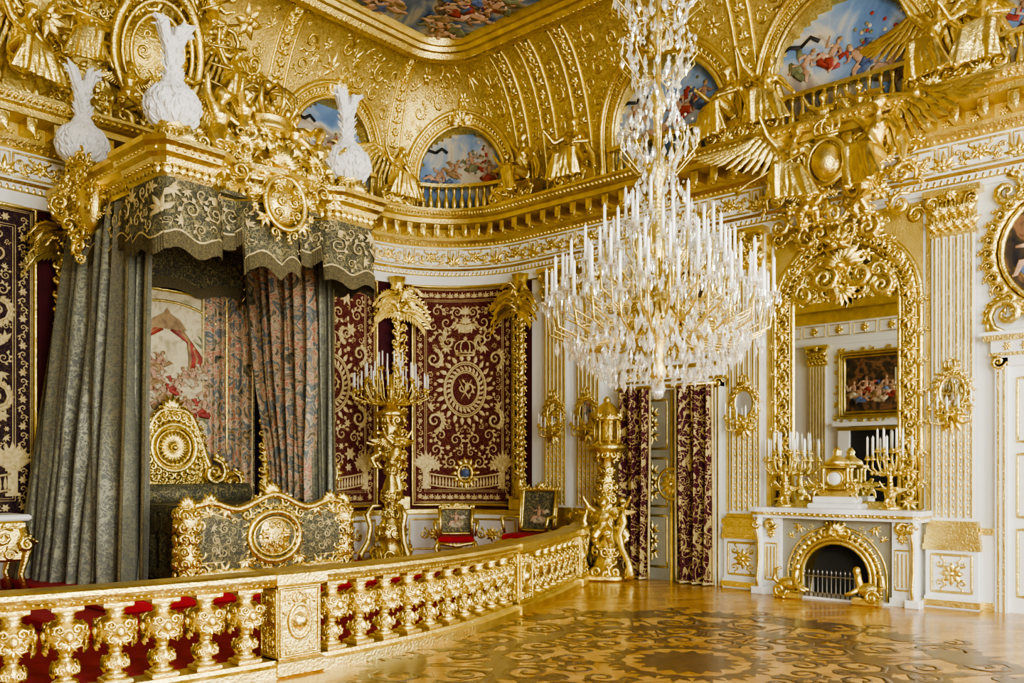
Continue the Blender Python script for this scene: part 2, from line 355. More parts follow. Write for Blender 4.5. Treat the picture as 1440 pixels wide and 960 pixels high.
F_SEAT=figure('figA',SEAT); F_SEAT2=figure('figB',SEAT2); F_WING=figure('figC',SEAT2,wings=1.15); F_PUT=figure('putto',PUT,drape=False,wings=.6,putto=True,vox=.014)
def fig_at(mb,me,M,mat=GOLD):
    mb.add([tuple(v.co) for v in me.vertices],[tuple(p.vertices) for p in me.polygons],mat,True,M=M)
def pfig(mb,fn,x,y,sc,ang,cl,seed=0,n0=.012):
    """painted flat figure: seated or floating, wrapped in drapery"""
    rg=random.Random(seed); mx_=rg.choice((-1,1)); ca,sa=cos(ang),sin(ang)
    def T(p): return (x+sc*(mx_*p[0]*ca-p[1]*sa),y+sc*(mx_*p[0]*sa+p[1]*ca))
    def limb(ps,rs,m,dn=0): mb.tube([(*T(p),n0+dn) for p in ps],[r*sc for r in rs],m,7,fn,flat=.03)
    j=lambda k=.05:rg.uniform(-k,k)
    limb([(-.36,-.12+j()),(-.2,-.18),(0,-.16),(.2,-.2),(.36,-.08+j())],[.04,.12,.17,.13,.03],cl,0)
    limb([(-.12,.2),(-.26,.1+j()),(-.34,.22),(-.46,.16+j(.1))],[.06,.09,.08,.02],cl,0)
    limb([(0,-.05),(.02,.08),(.0,.22),(0,.29)],[.10,.085,.105,.06],SKIN,.004); limb([(0,.29),(.02,.38),(.02,.42)],[.035,.065,.05],SKIN,.006); limb([(-.05,.38),(.0,.44),(.06,.42)],[.03,.05,.03],OCH,.008)
    limb([(-.04,-.08),(-.2,-.1+j()),(-.16,-.3),(-.2,-.36)],[.09,.075,.045,.02],SKIN,.006); limb([(.05,-.08),(.24,-.06+j()),(.34,-.22),(.4,-.24)],[.085,.07,.04,.02],SKIN,.006)
    limb([(-.09,.24),(-.2,.12+j()),(-.12,.02)],[.05,.04,.022],SKIN,.008); limb([(.09,.24),(.22,.2+j(.1)),(.3,.3+j(.1))],[.045,.035,.02],SKIN,.006)
    limb([(.1,-.14),(-.05,-.1),(-.16,-.2),(-.1,-.32)],[.06,.09,.08,.03],cl,.009)
# ================================================================ ROOM SHELL
mb=MB([FLOOR]); mb.box(-.6,12.2,-4.2,12.5,-.1,0,FLOOR); mb.obj('floor')
fl=MB([WOODD]); ff=lambda u,v,n:(6.9+u*1.15,4.0+v*1.15,0.0015+n*.02)
fl.rosette(ff,0,0,.42,.05,WOODD,16)
for k in range(16): fl.palmette(ff,.5*cos(pi*k/8),.5*sin(pi*k/8),pi*k/8,.2,.05,WOODD,5)
for k in range(8):
    a=k*pi/4
    g=(lambda a:(lambda u,v,n:ff(u*cos(a)-v*sin(a),u*sin(a)+v*cos(a),n)))(a)
    for h in (-1,1):
        fl.scroll(g,.86,h*.19,.17,-h*2.4,h,.024,WOODD,1.5,leaves=6); fl.scroll(g,1.25,h*.27,.25,h*2.6,-h,.030,WOODD,1.6,leaves=8)
        fl.scroll(g,1.72,h*.34,.26,h*.6,h,.030,WOODD,1.6,leaves=8); fl.scroll(g,1.55,h*.62,.15,h*1.6,-h,.022,WOODD,1.4,leaves=6)
        fl.scroll(g,2.2,h*.33,.24,-h*1.0,h,.028,WOODD,1.5,leaves=8); fl.scroll(g,2.1,h*.75,.16,h*2,-h,.022,WOODD,1.4,leaves=6)
        fl.scroll(g,2.5,h*.60,.13,h*1,-h,.020,WOODD,1.4,leaves=6); fl.scroll(g,1.05,h*.0+h*.42,.09,h*1,-h,.016,WOODD,1.4,leaves=4)
        fl.line(g,[(1.0,h*.02),(1.3,h*.06),(1.6,h*.1),(2.0,h*.03)],.014,WOODD); fl.line(g,[(1.2,h*.5),(1.6,h*.4),(1.9,h*.6),(2.4,h*.55)],.014,WOODD)
        for q in range(5): fl.palmette(g,1.1+.3*q,h*(.08+.08*q),h*.6,.13,.04,WOODD,5,n0=.0)
    fl.palmette(g,1.35,0,0,.34,.05,WOODD,7); fl.palmette(g,2.05,0,0,.5,.05,WOODD,9); fl.rosette(g,1.85,0,.08,.05,WOODD,6)
    fl.palmette(g,2.2*cos(pi/8),2.2*sin(pi/8),pi/8,.4,.05,WOODD,7)
fl.obj('floor_inlay')
mb=MB([WHITE]); sweep(mb,[(0,0),(0,6.4)],[WHITE],-.5,SA+ARC); sweep(mb,[(-.2,6.4),(-.2,0)],[WHITE],-.5,SA+ARC); mb.obj('wall_bed_side')
mb=MB([WHITE]); mb.box(UW,UW+.2,-4,VB-R,0,6.4,WHITE); mb.obj('wall_fireplace_side')
mb=MB([WHITE]); mb.box(-.7,-.5,-4,VB+.2,0,9,WHITE); mb.obj('wall_entrance_side')
mb=MB([WHITE,GOLD])
wins=[(1.0,2.8),(5.2,7.0),(9.2,11.0)]
xs=[-.5]+[x for w in wins for x in w]+[11.9]
for i in range(0,len(xs),2): mb.box(xs[i],xs[i+1],-4.2,-4,0,9,WHITE)
for a,b_ in wins: mb.box(a,b_,-4.2,-4,0,.3,WHITE); mb.box(a,b_,-4.2,-4,5.3,9,WHITE)
mb.obj('wall_window_side')
for i,(a,b_) in enumerate(wins):
    mb=MB([WHITE,GLASSW])
    for x in (a+.04,(a+b_)/2,b_-.04): mb.box(x-.04,x+.04,-4.15,-4.05,.3,5.3,WHITE)
    for z in (.34,1.5,2.7,3.9,5.26): mb.box(a,b_,-4.14,-4.06,z-.03,z+.03,WHITE)
    mb.obj('window_%d'%(i+1))
mb=MB([CEILM]); mb.box(-.6,12.1,-4.2,12.4,8.97,9.1,CEILM); 
cf=lambda u,v,n:(u,v,8.97-n)
for i in range(80):
    r2=random.Random(i); 
    if i%3==0: u,v=r2.uniform(8.2,10.3),r2.uniform(5,10.6)
    else: u,v=r2.uniform(4,10.3),r2.gauss(9.6,.5)
    if v>10.6: v=10.3
    pfig(mb,cf,u,v,r2.uniform(.6,1.0),r2.uniform(-2.2,.6),r2.choice((RED,BLUE,OCH,GREEN,BLUE,OCH)),i,n0=.01+.0004*i)
mb.obj('ceiling')
# entablature
ENT=MB([WHITE,GOLD,GOLDP])
smax=sr(-4)
prof=[(0,5.2),(.05,5.2),(.05,5.27),(.08,5.29),(.08,5.36),(.11,5.4),(.05,5.42),(.05,5.8),(.12,5.84),(.16,5.9),(.16,6.1),(.5,6.12),(.5,6.2),(.56,6.22),(.62,6.32),(.62,6.36),(0,6.36)]
sweep(ENT,prof,[WHITE,WHITE,GOLD,WHITE,GOLD,WHITE,WHITE,GOLD,GOLD,GOLDP,GOLDP,GOLD,GOLD,GOLD,GOLD,GOLDP],-.5,smax)
s=.1
while s<sr(-1):
    ENT.box(s-.06,s+.06,5.95,6.11,.14,.46,GOLD,fn=W); ENT.leaf(W,s,6.1,-pi/2,.2,.06,.02,GOLD,.46)
    ENT.rosette(W,s+.16,6.0,.06,.03,GOLD,6,n0=.16)
    s+=.32
s=0.1
while s<sr(0):
    ENT.ball(W,s,6.27,.03,.05,GOLD,.58); ENT.ball(W,s,5.83,.025,.04,GOLD,.1); ENT.leaf(W,s,5.28,pi/2,.07,.024,.012,GOLD,.08,curl=0); s+=.08
s=.3
while s<sr(0):
    ENT.rect(W,s-.32,s+.32,5.46,5.76,.016,GOLD,.05); ENT.rosette(W,s,5.61,.11,.035,GOLD,8,n0=.05)
    for h in (-1,1):
        ENT.scroll(W,s+h*.14,5.61,.10,pi/2,h,.02,GOLD,1.3,leaves=4,n0=.05,N=9); ENT.scroll(W,s+h*.25,5.64,.06,-pi/2,-h,.016,GOLD,1.2,leaves=3,n0=.05,N=8); ENT.palmette(W,s+h*.2,5.5,h*.3+pi/2,.1,.03,GOLD,5,n0=.05)
    ENT.rect(W,s+.36,s+.48,5.46,5.76,.012,GOLD,.05); ENT.palmette(W,s+.42,5.5,pi/2,.22,.04,GOLD,5,n0=.05)
    s+=.84
ENT.obj('trim_1')
# cove
Sd=1.15
LUN=[(9.15,.86,7.08),(11.82,.86,7.08),(16.04,1.02,7.05),(sr(4.45),1.05,7.05),(sr(1.65),1.05,7.05),(sr(-1.1),1.05,7.05)]
def inl(s,z,e=0):
    for c,a,zc in LUN:
        d=abs(s-c)
        if d<a+e and z<zc+math.sqrt(max(0,(a+e)**2-d*d)): return True
    return False
def S(z):
    f=min(1,max(0,(z-6.36)/2.5)); return Sd*(1-math.sqrt(max(0,1-f*f)))
CV=lambda s,z,n:W(s,z,S(z)+n)
COVE=MB([MOS,SKYM])
ns=int((sr(-2.5)+.5)/.05); nz=52
vs=[];ins=[]
for j in range(nz+1):
    z=6.36+2.5*sin(pi/2*j/nz)
    for i in range(ns+1):
        s=-.5+i*.05; q=inl(s,z); ins.append(q); vs.append(W(s,z,-.02 if q else S(z)))
fa=[];fb=[]
for j in range(nz):
    for i in range(ns):
        a=j*(ns+1)+i; q=(a,a+1,a+ns+2,a+ns+1); k=all(ins[t] for t in q); (fb if k else fa).append(q)
COVE.add(vs,fa,MOS,True); COVE.add(vs,fb,SKYM,True)
COVE.obj('ceiling_cove')
CO=MB([GOLD,GOLDD])
for c,a,zc in LUN:
    for e,r in ((.0,.045),(.06,.02),(.17,.02),(.22,.045)):
        aa=a+e; pts=[(c-aa,6.4),(c-aa,6.7)]+[(c-aa*cos(pi*i/28),zc+aa*sin(pi*i/28)) for i in range(29)]+[(c+aa,6.7),(c+aa,6.4)]
        CO.line(CV,pts,r,GOLD,6,1.0,.02)
    for i in range(44):
        an=pi*(i+.5)/44; CO.palmette(CV,c-(a+.08)*cos(an),zc+(a+.08)*sin(an),pi-an,.09,.03,GOLD,3,n0=.01)
    CO.palmette(CV,c,zc+a,pi/2,.35,.12,GOLD,7); CO.scroll(CV,c-.16,zc+a+.12,.13,0,1,.04,GOLD); CO.scroll(CV,c+.16,zc+a+.12,.13,pi,-1,.04,GOLD)
BANDS=[7.95,10.45,13.15,13.75,14.45,17.42,20.2,23.0]
for c in BANDS:
    for h in (-.14,.14): CO.line(CV,[(c+h,6.4+2.4*sin(pi/2*i/12)) for i in range(13)],.028,GOLD,5,1)
    for i in range(15):
        z=6.5+2.3*sin(pi/2*(i+.5)/15); (CO.rosette(CV,c,z,.08,.05,GOLD,8) if i%2 else CO.palmette(CV,c,z-.04,pi/2,.13,.05,GOLD,5))
msk=lambda s,z: z>6.42 and z<8.74 and not inl(s,z,.27) and all(abs(s-c)>.19 for c in BANDS)
fill(CO,CV,msk,(8.1,sr(0.3),6.45,8.74),.16,.04,20000,11,GOLD,.12,leaves=4)
CO.obj('cove_ornament')
FR=MB([GOLD,GOLDP]); sweep(FR,[(1.05,8.78),(1.1,8.70),(1.2,8.72),(1.25,8.80),(1.33,8.80),(1.36,8.86),(1.42,8.86),(1.45,8.97)],[GOLD]*7,-.5,sr(-2.5))
s=3.0
while s<sr(2): FR.leaf(lambda u,v,n:W(u,8.73-n,v),s,1.08,pi/2,.14,.05,.03,GOLD,0); s+=.1
FR.obj('trim_2')
for i,(c,a,zc) in enumerate(LUN):
    mb=MB([GOLD]); 
    for zz,hh in ((6.37,.05),(6.86,.06)):
        for q in range(10): mb.box(c-a+2*a*q/10,c-a+2*a*(q+1)/10,zz,zz+hh,.10,.24,GOLD,fn=W)
    nb=int(2*a/.15)
    for q in range(nb):
        s=c-a+(q+.5)*2*a/nb; x,y,_=path(s,.17)
        mb.lathe([(.04,6.42),(.025,6.46),(.055,6.55),(.05,6.62),(.022,6.72),(.03,6.80),(.045,6.86)],GOLD,8,M=place(x,y,0))
    mb.obj('gallery_balustrade')
for i,(c,a,zc) in enumerate(LUN[:5]):
    mb=MB([SKIN]); r2=random.Random(i*7+1)
    for k in range(4):
        pfig(mb,W,c+(k-1.5)*.38*a,zc+r2.uniform(-.12,.32)*a,.62*a*r2.uniform(.8,1.1),r2.uniform(-.8,.8),(RED,BLUE,OCH,GREEN)[(i+k)%4],i*10+k,n0=0.0+.002*k)
    for k in range(26): mb.ball(W,c+r2.gauss(.35,.12)*a,zc+r2.gauss(.4,.12)*a,.028,.006,(RED,GREEN,CREAM)[k%3],-.005)
    for sd in (-1,1): mb.line(W,[(c-.6*a,zc+.55*a),(c-(.6-sd*.14)*a,zc+(.62+.03*sd)*a),(c-(.6-sd*.26)*a,zc+.56*a)],.03,BLACK,flat=.1,n0=0)
    mb.obj('lunette_painting')
for s,me,sc,dr in ((10.35,F_WING,1.2,10),(13.35,F_SEAT2,1.3,-20),(14.45,F_SEAT,1.3,15),(12.95,F_PUT,.8,0),(17.25,F_SEAT,1.3,-20),(17.75,F_SEAT2,1.25,20),(20.0,F_WING,1.25,-10),(20.55,F_SEAT,1.3,10),(7.85,F_SEAT,1.15,0),(22.9,F_SEAT,1.3,0)):
    mb=MB([GOLD]); x,y,r=path(s,.34); M=place(x,y,6.36,r)
    fig_at(mb,me,M@place(0,0,.28,dr,sc))
    mb.bevbox(-.24,.24,-.14,.2,0,.36,GOLD,.04,M=M)
    g=fm(M@place(0,-.13,0)); mb.scroll(g,-.2,.12,.14,0,1,.03,GOLD,leaves=5); mb.scroll(g,.2,.12,.14,pi,-1,.03,GOLD,leaves=5); mb.palmette(g,0,.05,pi/2,.2,.05,GOLD,7)
    mb.obj('gilded_statue')
BG=MB([GOLD,GOLDD]); g0=lambda u,v,n:CV(u,v,n)
fill(BG,g0,lambda s,z: z>6.4 and z<8.75 and s<7.7,(2.2,7.7,6.4,8.7),.26,.05,7000,21,GOLD,.16,leaves=4)
g1=lambda u,v,n:W(u,v,S(v)+.2+n)
fill(BG,g1,lambda s,z:1.0>((s-6.0)/2.2)**2+((z-7.3)/1.1)**2>.28 ,(3.6,8.5,6.4,8.6),.24,.06,3000,22,GOLD,.18,leaves=5)
BG.ball(g1,5.9,7.5,.62,.25,GOLDD,-.05)
for rx,r in ((.62,.07),(.5,.035),(.38,.03)): BG.oval(g1,5.9,7.5,rx,rx*1.28,r,GOLD,n0=.12)
fill(BG,g1,lambda s,z:((s-5.9)/.34)**2+((z-7.5)/.42)**2<1,(5.5,6.3,7,8),.12,.04,400,23,GOLD,.2,n0=.15)
BG.crown(g1,5.9,8.3,.6,.035,GOLD,.2)
for (s,z,sc,dr,me) in ((4.1,6.7,1.25,20,F_WING),(4.9,7.1,1.15,-10,F_SEAT),(6.95,7.2,1.15,10,F_WING),(7.5,6.75,1.1,-10,F_SEAT2),(6.2,6.8,.9,0,F_PUT),(3.4,7.4,1.1,0,F_SEAT2),(5.3,7.9,.85,-30,F_PUT),(6.6,7.95,.85,30,F_PUT),(4.4,7.9,.8,10,F_PUT),(5.5,6.6,.8,-20,F_PUT)):
    x,y,r=path(s,S(z)+.42); fig_at(BG,me,place(x,y,z,r+dr,sc))
for k in range(14):
    a=math.radians(-10+200*k/13); BG.line(g1,[(5.9+.7*cos(a),7.5+.85*sin(a)),(5.9+1.3*cos(a),7.5+1.15*sin(a))],.018,GOLD,n0=.25)
BG.obj('gilded_cove_sculpture')
# ---------------------------------------------------------------- pilasters, dado
def pilaster(mb,fn,w=.5):
    def B(u0,u1,v0,v1,n0,n1,m): mb.box(u0,u1,v0,v1,n0,n1,m,fn=fn)
    h=w/2
    B(-h-.06,h+.06,.0,.14,0,.2,WHITE); B(-h-.08,h+.08,.02,.1,0,.215,GOLD); B(-h-.05,h+.05,.14,.72,0,.17,WHITE)
    mb.rect(fn,-h+.02,h-.02,.2,.66,.018,GOLD,.17); mb.rosette(fn,0,.43,.15,.03,GOLD,8,n0=.17)
    for a in (1,-1):
        for b2 in (1,-1): mb.scroll(fn,a*.13,.43+b2*.12,.07,b2*pi/2,a*b2,.014,GOLD,1.2,leaves=2,n0=.17,N=8)
    for k,(v0,v1,n) in enumerate(((.72,.79,.2),(.79,.86,.18),(.86,.9,.2),(.9,.96,.17),(.96,1.02,.19),(1.02,1.08,.15))): B(-h-.08+.01*k,h+.08-.01*k,v0,v1,0,n,GOLD)
    B(-h,h,1.08,4.7,0,.1,WHITE)
    nf=6
    for k in range(nf):
        u=-h+.04+(w-.08)*k/(nf-1); B(u-.010,u+.010,1.12,4.62,.1,.12,GOLD)
        if k<nf-1:
            uu=u+(w-.08)/(nf-1)/2
            for q in range(16): mb.leaf(fn,uu,1.15+q*.085,pi/2,.08,.017,.015,GOLD,.1,curl=0)
            B(uu-.006,uu+.006,2.6,4.6,.1,.106,GOLD)
    B(-h-.02,h+.02,4.62,4.68,0,.14,GOLD)
    B(-h,h,4.68,5.12,0,.12,GOLD); B(-h-.08,h+.08,5.12,5.2,0,.22,GOLD)
    for k in range(5): mb.palmette(fn,-h+w*(k+.5)/5,4.70,pi/2,.22,.08,GOLD,5,1.2,n0=.12)
    for k in range(4): mb.palmette(fn,-h+w*(k+1)/5,4.86,pi/2,.24,.11,GOLD,5,1.2,n0=.12)
    mb.scroll(fn,-h+.02,5.04,.09,0,1,.028,GOLD,n0=.16,leaves=3); mb.scroll(fn,h-.02,5.04,.09,pi,-1,.028,GOLD,n0=.16,leaves=3); mb.rosette(fn,0,5.1,.08,.06,GOLD,n0=.2)
wf=lambda V:(lambda u,v,n:(UW-n,V-u,v))
for V in (9.4,8.7,5.87,3.08,.6,-1.0):
    mb=MB([WHITE,GOLD]); pilaster(mb,wf(V)); mb.obj('pilaster')
mb=MB([WHITE,GOLD]); 
for a,b_ in ((10.2,9.7),(9.1,8.98),(6.28,6.16),(5.56,5.4),(2.78,2.6),(.3,-.6)):
    mb.box(UW-.08,UW,b_,a,0,.95,WHITE); mb.box(UW-.1,UW,b_,a,.92,1.0,GOLD); mb.box(UW-.1,UW,b_,a,0,.1,GOLD)
mb.obj('baseboard_fireplace_side')
mb=MB([WHITE,GOLD]); sweep(mb,[(.09,.0),(.09,.14),(.07,.16),(.07,.9),(.12,.93),(.12,1.0),(0,1.02)],[GOLD,GOLD,WHITE,GOLD,GOLD,GOLD],-.5,sr(9.7))
for s0,s1 in ((7.9,8.7),(8.9,10.1),(10.8,11.8),(11.9,12.9),(13.3,13.5)):
    mb.rect(W,s0,s1,.28,.82,.02,GOLD,.07); mb.rosette(W,(s0+s1)/2,.55,.14,.03,GOLD,n0=.07)
    for h in (-1,1): mb.scroll(W,(s0+s1)/2+h*.22,.55,.1,pi/2,h,.02,GOLD,n0=.07)
sweep(mb,[(.03,5.08),(.05,5.1),(.05,5.2)],[GOLD,WHITE],-.5,sr(9.7))
mb.obj('baseboard_bed_side')
mb=MB([VELVP]); sweep(mb,[(.012,1.02),(.012,5.09)],[VELVP],-.4,13.25); mb.obj('velvet_wall_covering')
# ---------------------------------------------------------------- embroidered tapestries
def embroider(name,s0,s1,z0,z1,seed,ground=VELV):
    mb=MB([ground,THREAD,GOLD,BLUE]); w=s1-s0;h=z1-z0
    fn=lambda u,v,n:W(s0+u,z0+v,.04+n)
    mb.grid(lambda a,b:(a*w,b*h,0),max(2,int(w/.15)),2,ground,fn=fn)
    mb.rect(fn,0,w,0,h,.03,GOLD,.0,1)
    bw=.24 if w>1.2 else .16
    for e in (.04,.06,bw,bw+.03): mb.rect(fn,e,w-e,e,h-e,.007,THREAD)
    st=.115
    for q in range(int((h-.2)/st)):
        v=.14+q*st+.02
        for u,hd in ((.05+bw/2-.02,1),(w-.05-bw/2+.02,-1)):
            if q%3==0: mb.rosette(fn,u,v,.055,.012,THREAD,6)
            else: mb.scroll(fn,u,v,.055,hd*pi/2,hd*(1 if q%2 else -1),.009,THREAD,1.2,N=8,leaves=3)
    for q in range(int((w-.4)/st)):
        u=.25+q*st
        for v in (.05+bw/2-.02,h-.05-bw/2+.02):
            if q%2: mb.rosette(fn,u,v,.055,.012,THREAD,6)
            else: mb.palmette(fn,u,v-.04,pi/2,.1,.012,THREAD,5)
    c=w/2; cy=h*.53
    rx=min(.40,w*.24); ry=rx*1.25
    if w>.9:
        for k in (1,.93,.68,.62): mb.oval(fn,c,cy,rx*k,ry*k,.012 if k!=1 else .018,THREAD)
        for i in range(26):
            a=2*pi*i/26; mb.leaf(fn,c+rx*.7*cos(a),cy+ry*.7*sin(a),a+.5,rx*.26,rx*.07,.012,THREAD)
        for i in range(22):
            a=2*pi*i/22; mb.leaf(fn,c+rx*1.05*cos(a),cy+ry*1.05*sin(a),a,rx*.35,rx*.1,.014,THREAD); mb.rosette(fn,c+rx*1.42*cos(a+.14),cy+ry*1.38*sin(a+.14),.04,.012,THREAD,6)
        for hd in (-1,1):
            mb.scroll(fn,c+hd*rx*.14,cy+ry*.05,rx*.3,-hd*pi/2,hd,.018,THREAD,1.2,leaves=3); mb.line(fn,[(c+hd*rx*.3,cy+ry*.35),(c+hd*.02,cy-.02),(c-hd*rx*.2,cy-ry*.35)],.013,THREAD)
            mb.scroll(fn,c+hd*rx*1.5,cy+ry*1.1,rx*.42,-hd*pi/2,hd,.024,THREAD,1.5,leaves=8); mb.scroll(fn,c+hd*rx*1.45,cy-ry*1.15,rx*.45,hd*pi/2,-hd,.024,THREAD,1.5,leaves=8)
            mb.scroll(fn,c+hd*rx*.8,cy+ry*1.75,rx*.35,-hd*pi/2,-hd,.02,THREAD,1.5,leaves=7)
        mb.crown(fn,c,cy+ry*1.25,rx*.9,.014,THREAD)
        yb=h*.13
        for off in (.06,-.14): mb.line(fn,[(c-w*.36+w*.72*i/12,yb-.08*sin(pi*i/12)+off) for i in range(13)],.018,THREAD)
        for i in range(1,24):
            u=c-w*.36+w*.72*i/24; y=yb-.08*sin(pi*i/24); mb.leaf(fn,u,y-.13,pi/2,.18,.022,.012,THREAD,curl=0)
        for hd in (-1,1):
            mb.box(c+hd*w*.37-.06,c+hd*w*.37+.06,yb-.2,yb+.12,0,.012,THREAD,fn=fn); mb.palmette(fn,c+hd*w*.37,yb+.14,pi/2,.34,.02,THREAD,9,1.8)
            mb.box(c+hd*w*.37-.09,c+hd*w*.37+.09,yb+.1,yb+.15,0,.02,THREAD,fn=fn); mb.box(c+hd*w*.37-.09,c+hd*w*.37+.09,yb-.22,yb-.18,0,.02,THREAD,fn=fn)
        mb.ball(fn,c,yb+.06,.09,.05,BLUE); mb.oval(fn,c,yb+.06,.13,.15,.04,GOLD)
        for i in range(12): a=2*pi*i/12; mb.leaf(fn,c+.14*cos(a),yb+.06+.16*sin(a),a,.14,.04,.03,GOLD)
    def ins(u,v):
        if not(bw+.05<u<c-.01 and bw+.06<v<h-bw-.06): return False
        if w>.9:
            if ((u-c)/(rx*1.48))**2+((v-cy)/(ry*1.43))**2<1: return False
            if abs(u-c)<rx*.5 and cy<v<cy+ry*2.0: return False
            if v<h*.13+.10: return False
            if abs(u-(c-rx*1.5))<rx*.4 and abs(abs(v-cy)-ry*1.12)<rx*.42: return False
        return True
    fill(mb,fn,ins,(0,c,0,h),.145,.03,8000,seed,THREAD,.105,mirror=c,leaves=4,flat=.4)
    for k in range(9):
        y=cy+ry*2.1+k*.17
        if w>.9 and y<h-bw-.12: mb.palmette(fn,c,y,pi/2,.16,.014,THREAD,7)
    mb.obj(name)
embroider('embroidered_tapestry',10.86,12.86,1.08,5.08,31)
embroider('embroidered_tapestry',8.15,10.15,1.08,5.08,32)
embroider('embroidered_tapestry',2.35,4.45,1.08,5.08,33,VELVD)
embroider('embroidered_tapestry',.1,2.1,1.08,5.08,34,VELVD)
def palmcol(s):
    mb=MB([GOLD,GOLDD]); x,y,r=path(s,.14); M=place(x,y,0,r); f=fm(M)
    mb.bevbox(-.2,.2,-.1,.12,1.0,1.25,GOLD,.02,M=M)
    prof=[(.15,1.2),(.1,1.3),(.13,1.45),(.07,1.6),(.06,2.2),(.085,2.4),(.055,2.6),(.06,3.6),(.09,3.75),(.055,3.9),(.06,4.4),(.1,4.55),(.08,4.9),(.16,5.18)]
    mb.lathe(prof,GOLD,12,M=M,mod=lambda a,i:1+.12*cos(6*a))
    for k in range(34):
        z=1.35+k*.095; sd=1 if k%2 else -1; rg=random.Random(k)
        mb.scroll(f,sd*.09,z,.085,-sd*pi/2+rg.uniform(-.5,.5),sd,.02,GOLD,1.2,leaves=3,n0=.05,N=8)
        mb.leaf(f,0,z,pi/2+sd*.9,.16,.04,.05,GOLD,.06)
    for k in range(15):
        a=math.radians(-35+250*k/14); st=(.04*cos(a),-.06,4.55+.22*(k%3)*.7); L0=.46
        pts=[(st[0]+L0*cos(a)*t,-.08-.26*t*(1-.3*t)*(.5+.5*abs(sin(a))),st[2]+L0*.85*max(-.2,sin(a))*t-.3*t**3*(1 if sin(a)>0 else .6)) for t in (0,.25,.5,.75,1)]
        mb.tube([tuple(M@Vector(p)) for p in pts],[.02,.025,.028,.022,.01],GOLD,6)
        for q in range(9):
            p=Vector(pts[q//2]).lerp(Vector(pts[min(4,q//2+1)]),.5*(q%2))
            for sd in (-1,1):
                b2=a+sd*.9; d=Vector((cos(b2)*.12,-.03,sin(b2)*.11-.06)); e=Vector((-d.z,0,d.x))*.2
                mb.add([tuple(p),tuple(p+d*.5+e),tuple(p+d),tuple(p+d*.5-e)],[(0,1,2,3)],GOLD,True,M=M)
    mb.obj('palm_column')
for s in (10.53,13.1,4.74,7.78): palmcol(s)
# ================================================================ BALUSTRADE
CP=[(-.4,8.3),(.9,7.25),(2.2,6.62),(4.35,6.32),(6.2,6.42),(7.9,6.9),(9.3,7.42),(10.4,7.93),(11.2,8.4),(11.88,8.85)]
def catmull(P,t):
    n=len(P)-1; x=t*n; i=min(int(x),n-1); f=x-i
    p=[Vector(P[max(0,min(n,i+k))]) for k in (-1,0,1,2)]
    return .5*((2*p[1])+(-p[0]+p[2])*f+(2*p[0]-5*p[1]+4*p[2]-p[3])*f*f+(-p[0]+3*p[1]-3*p[2]+p[3])*f**3)
dense=[catmull(CP,i/400) for i in range(401)]
cum=[0]
for i in range(400): cum.append(cum[-1]+(dense[i+1]-dense[i]).length)
TL=cum[-1]
def bp_(l):
    l=max(0,min(TL,l)); i=int(np.searchsorted(cum,l))-1; i=max(0,min(399,i)); f=(l-cum[i])/max(1e-9,cum[i+1]-cum[i])
    p=dense[i].lerp(dense[i+1],f); t=(dense[i+1]-dense[i]).normalized(); return p,t
def BALF(l,z,n):
    p,t=bp_(l); return (p.x+t.y*n,p.y-t.x*n,z)
mb=MB([GOLD,GOLDD]); N=90
def bsweep(prof,mat,l0=0,l1=TL):
    mb.grid(lambda a,b:(l0+(l1-l0)*a,prof[int(round(b*(len(prof)-1)))][1],prof[int(round(b*(len(prof)-1)))][0]),N,len(prof)-1,mat,False,fn=BALF)
bsweep([(-.15,0),(-.15,.09),(-.12,.11),(-.12,.14),(.12,.14),(.13,.11),(.17,.09),(.17,0)][::-1],GOLD)
bsweep([(.12,.745),(.14,.77),(.17,.79),(.18,.82),(.17,.85),(.12,.865),(-.12,.865),(-.17,.85),(-.17,.79),(-.12,.745),(.12,.745)],GOLD)
l=.05
while l<TL: mb.leaf(BALF,l,.755,pi/2,.04,.022,.02,GOLD,.13,curl=0); l+=.05
bl=MB([GOLD])
bl.bevbox(-.1,.1,-.1,.1,.14,.18,GOLD,.01); bl.bevbox(-.105,.105,-.105,.105,.705,.75,GOLD,.01)
bprof=[(.085,.18),(.09,.2),(.06,.215),(.05,.235),(.075,.26),(.095,.29),(.085,.32),(.05,.35),(.042,.37),(.06,.385),(.05,.40),(.075,.43),(.125,.48),(.145,.535),(.13,.585),(.085,.625),(.055,.645),(.07,.66),(.06,.675),(.09,.70)]
bl.lathe(bprof,GOLD,20,mod=lambda a,i:1+(.10*cos(8*a) if 11<i<16 or 4<i<7 else 0))
for k in range(4):
    g=fm(Matrix.Rotation(k*pi/2,4,'Z'))
    gg=(lambda g:(lambda u,v,n:g(u,v,n+.115)))(g); gl=(lambda g:(lambda u,v,n:g(u,v,n+.07)))(g)
    for h in (-1,1): bl.scroll(gg,h*.058,.58,.048,-pi/2,h,.013,GOLD,leaves=3,N=9); bl.scroll(gg,h*.05,.48,.04,pi/2,-h,.011,GOLD,leaves=3,N=9); bl.scroll(gl,h*.04,.29,.038,pi/2,-h,.012,GOLD,N=8,leaves=3)
    bl.ell((0,0,0),(.035,.025,.045),GOLD,8,6,M=Matrix.Rotation(k*pi/2,4,'Z')@Matrix.Translation((0,-.14,.53)))
    bl.palmette(gg,0,.49,-pi/2,.1,.03,GOLD,5); bl.leaf(gl,0,.35,-pi/2,.12,.03,.03,GOLD)
BME=bl.mesh('baluster')
def near(px,py): 
    d=[(q-Vector((px,py))).length for q in dense]; return cum[int(np.argmin(d))]
PED=[near(4.35,6.32),near(7.9,6.9),near(10.4,7.93),TL-.2,near(.7,7.4)]
BAL=bpy.data.objects.new('gilded_balustrade',None); bpy.context.scene.collection.objects.link(BAL)
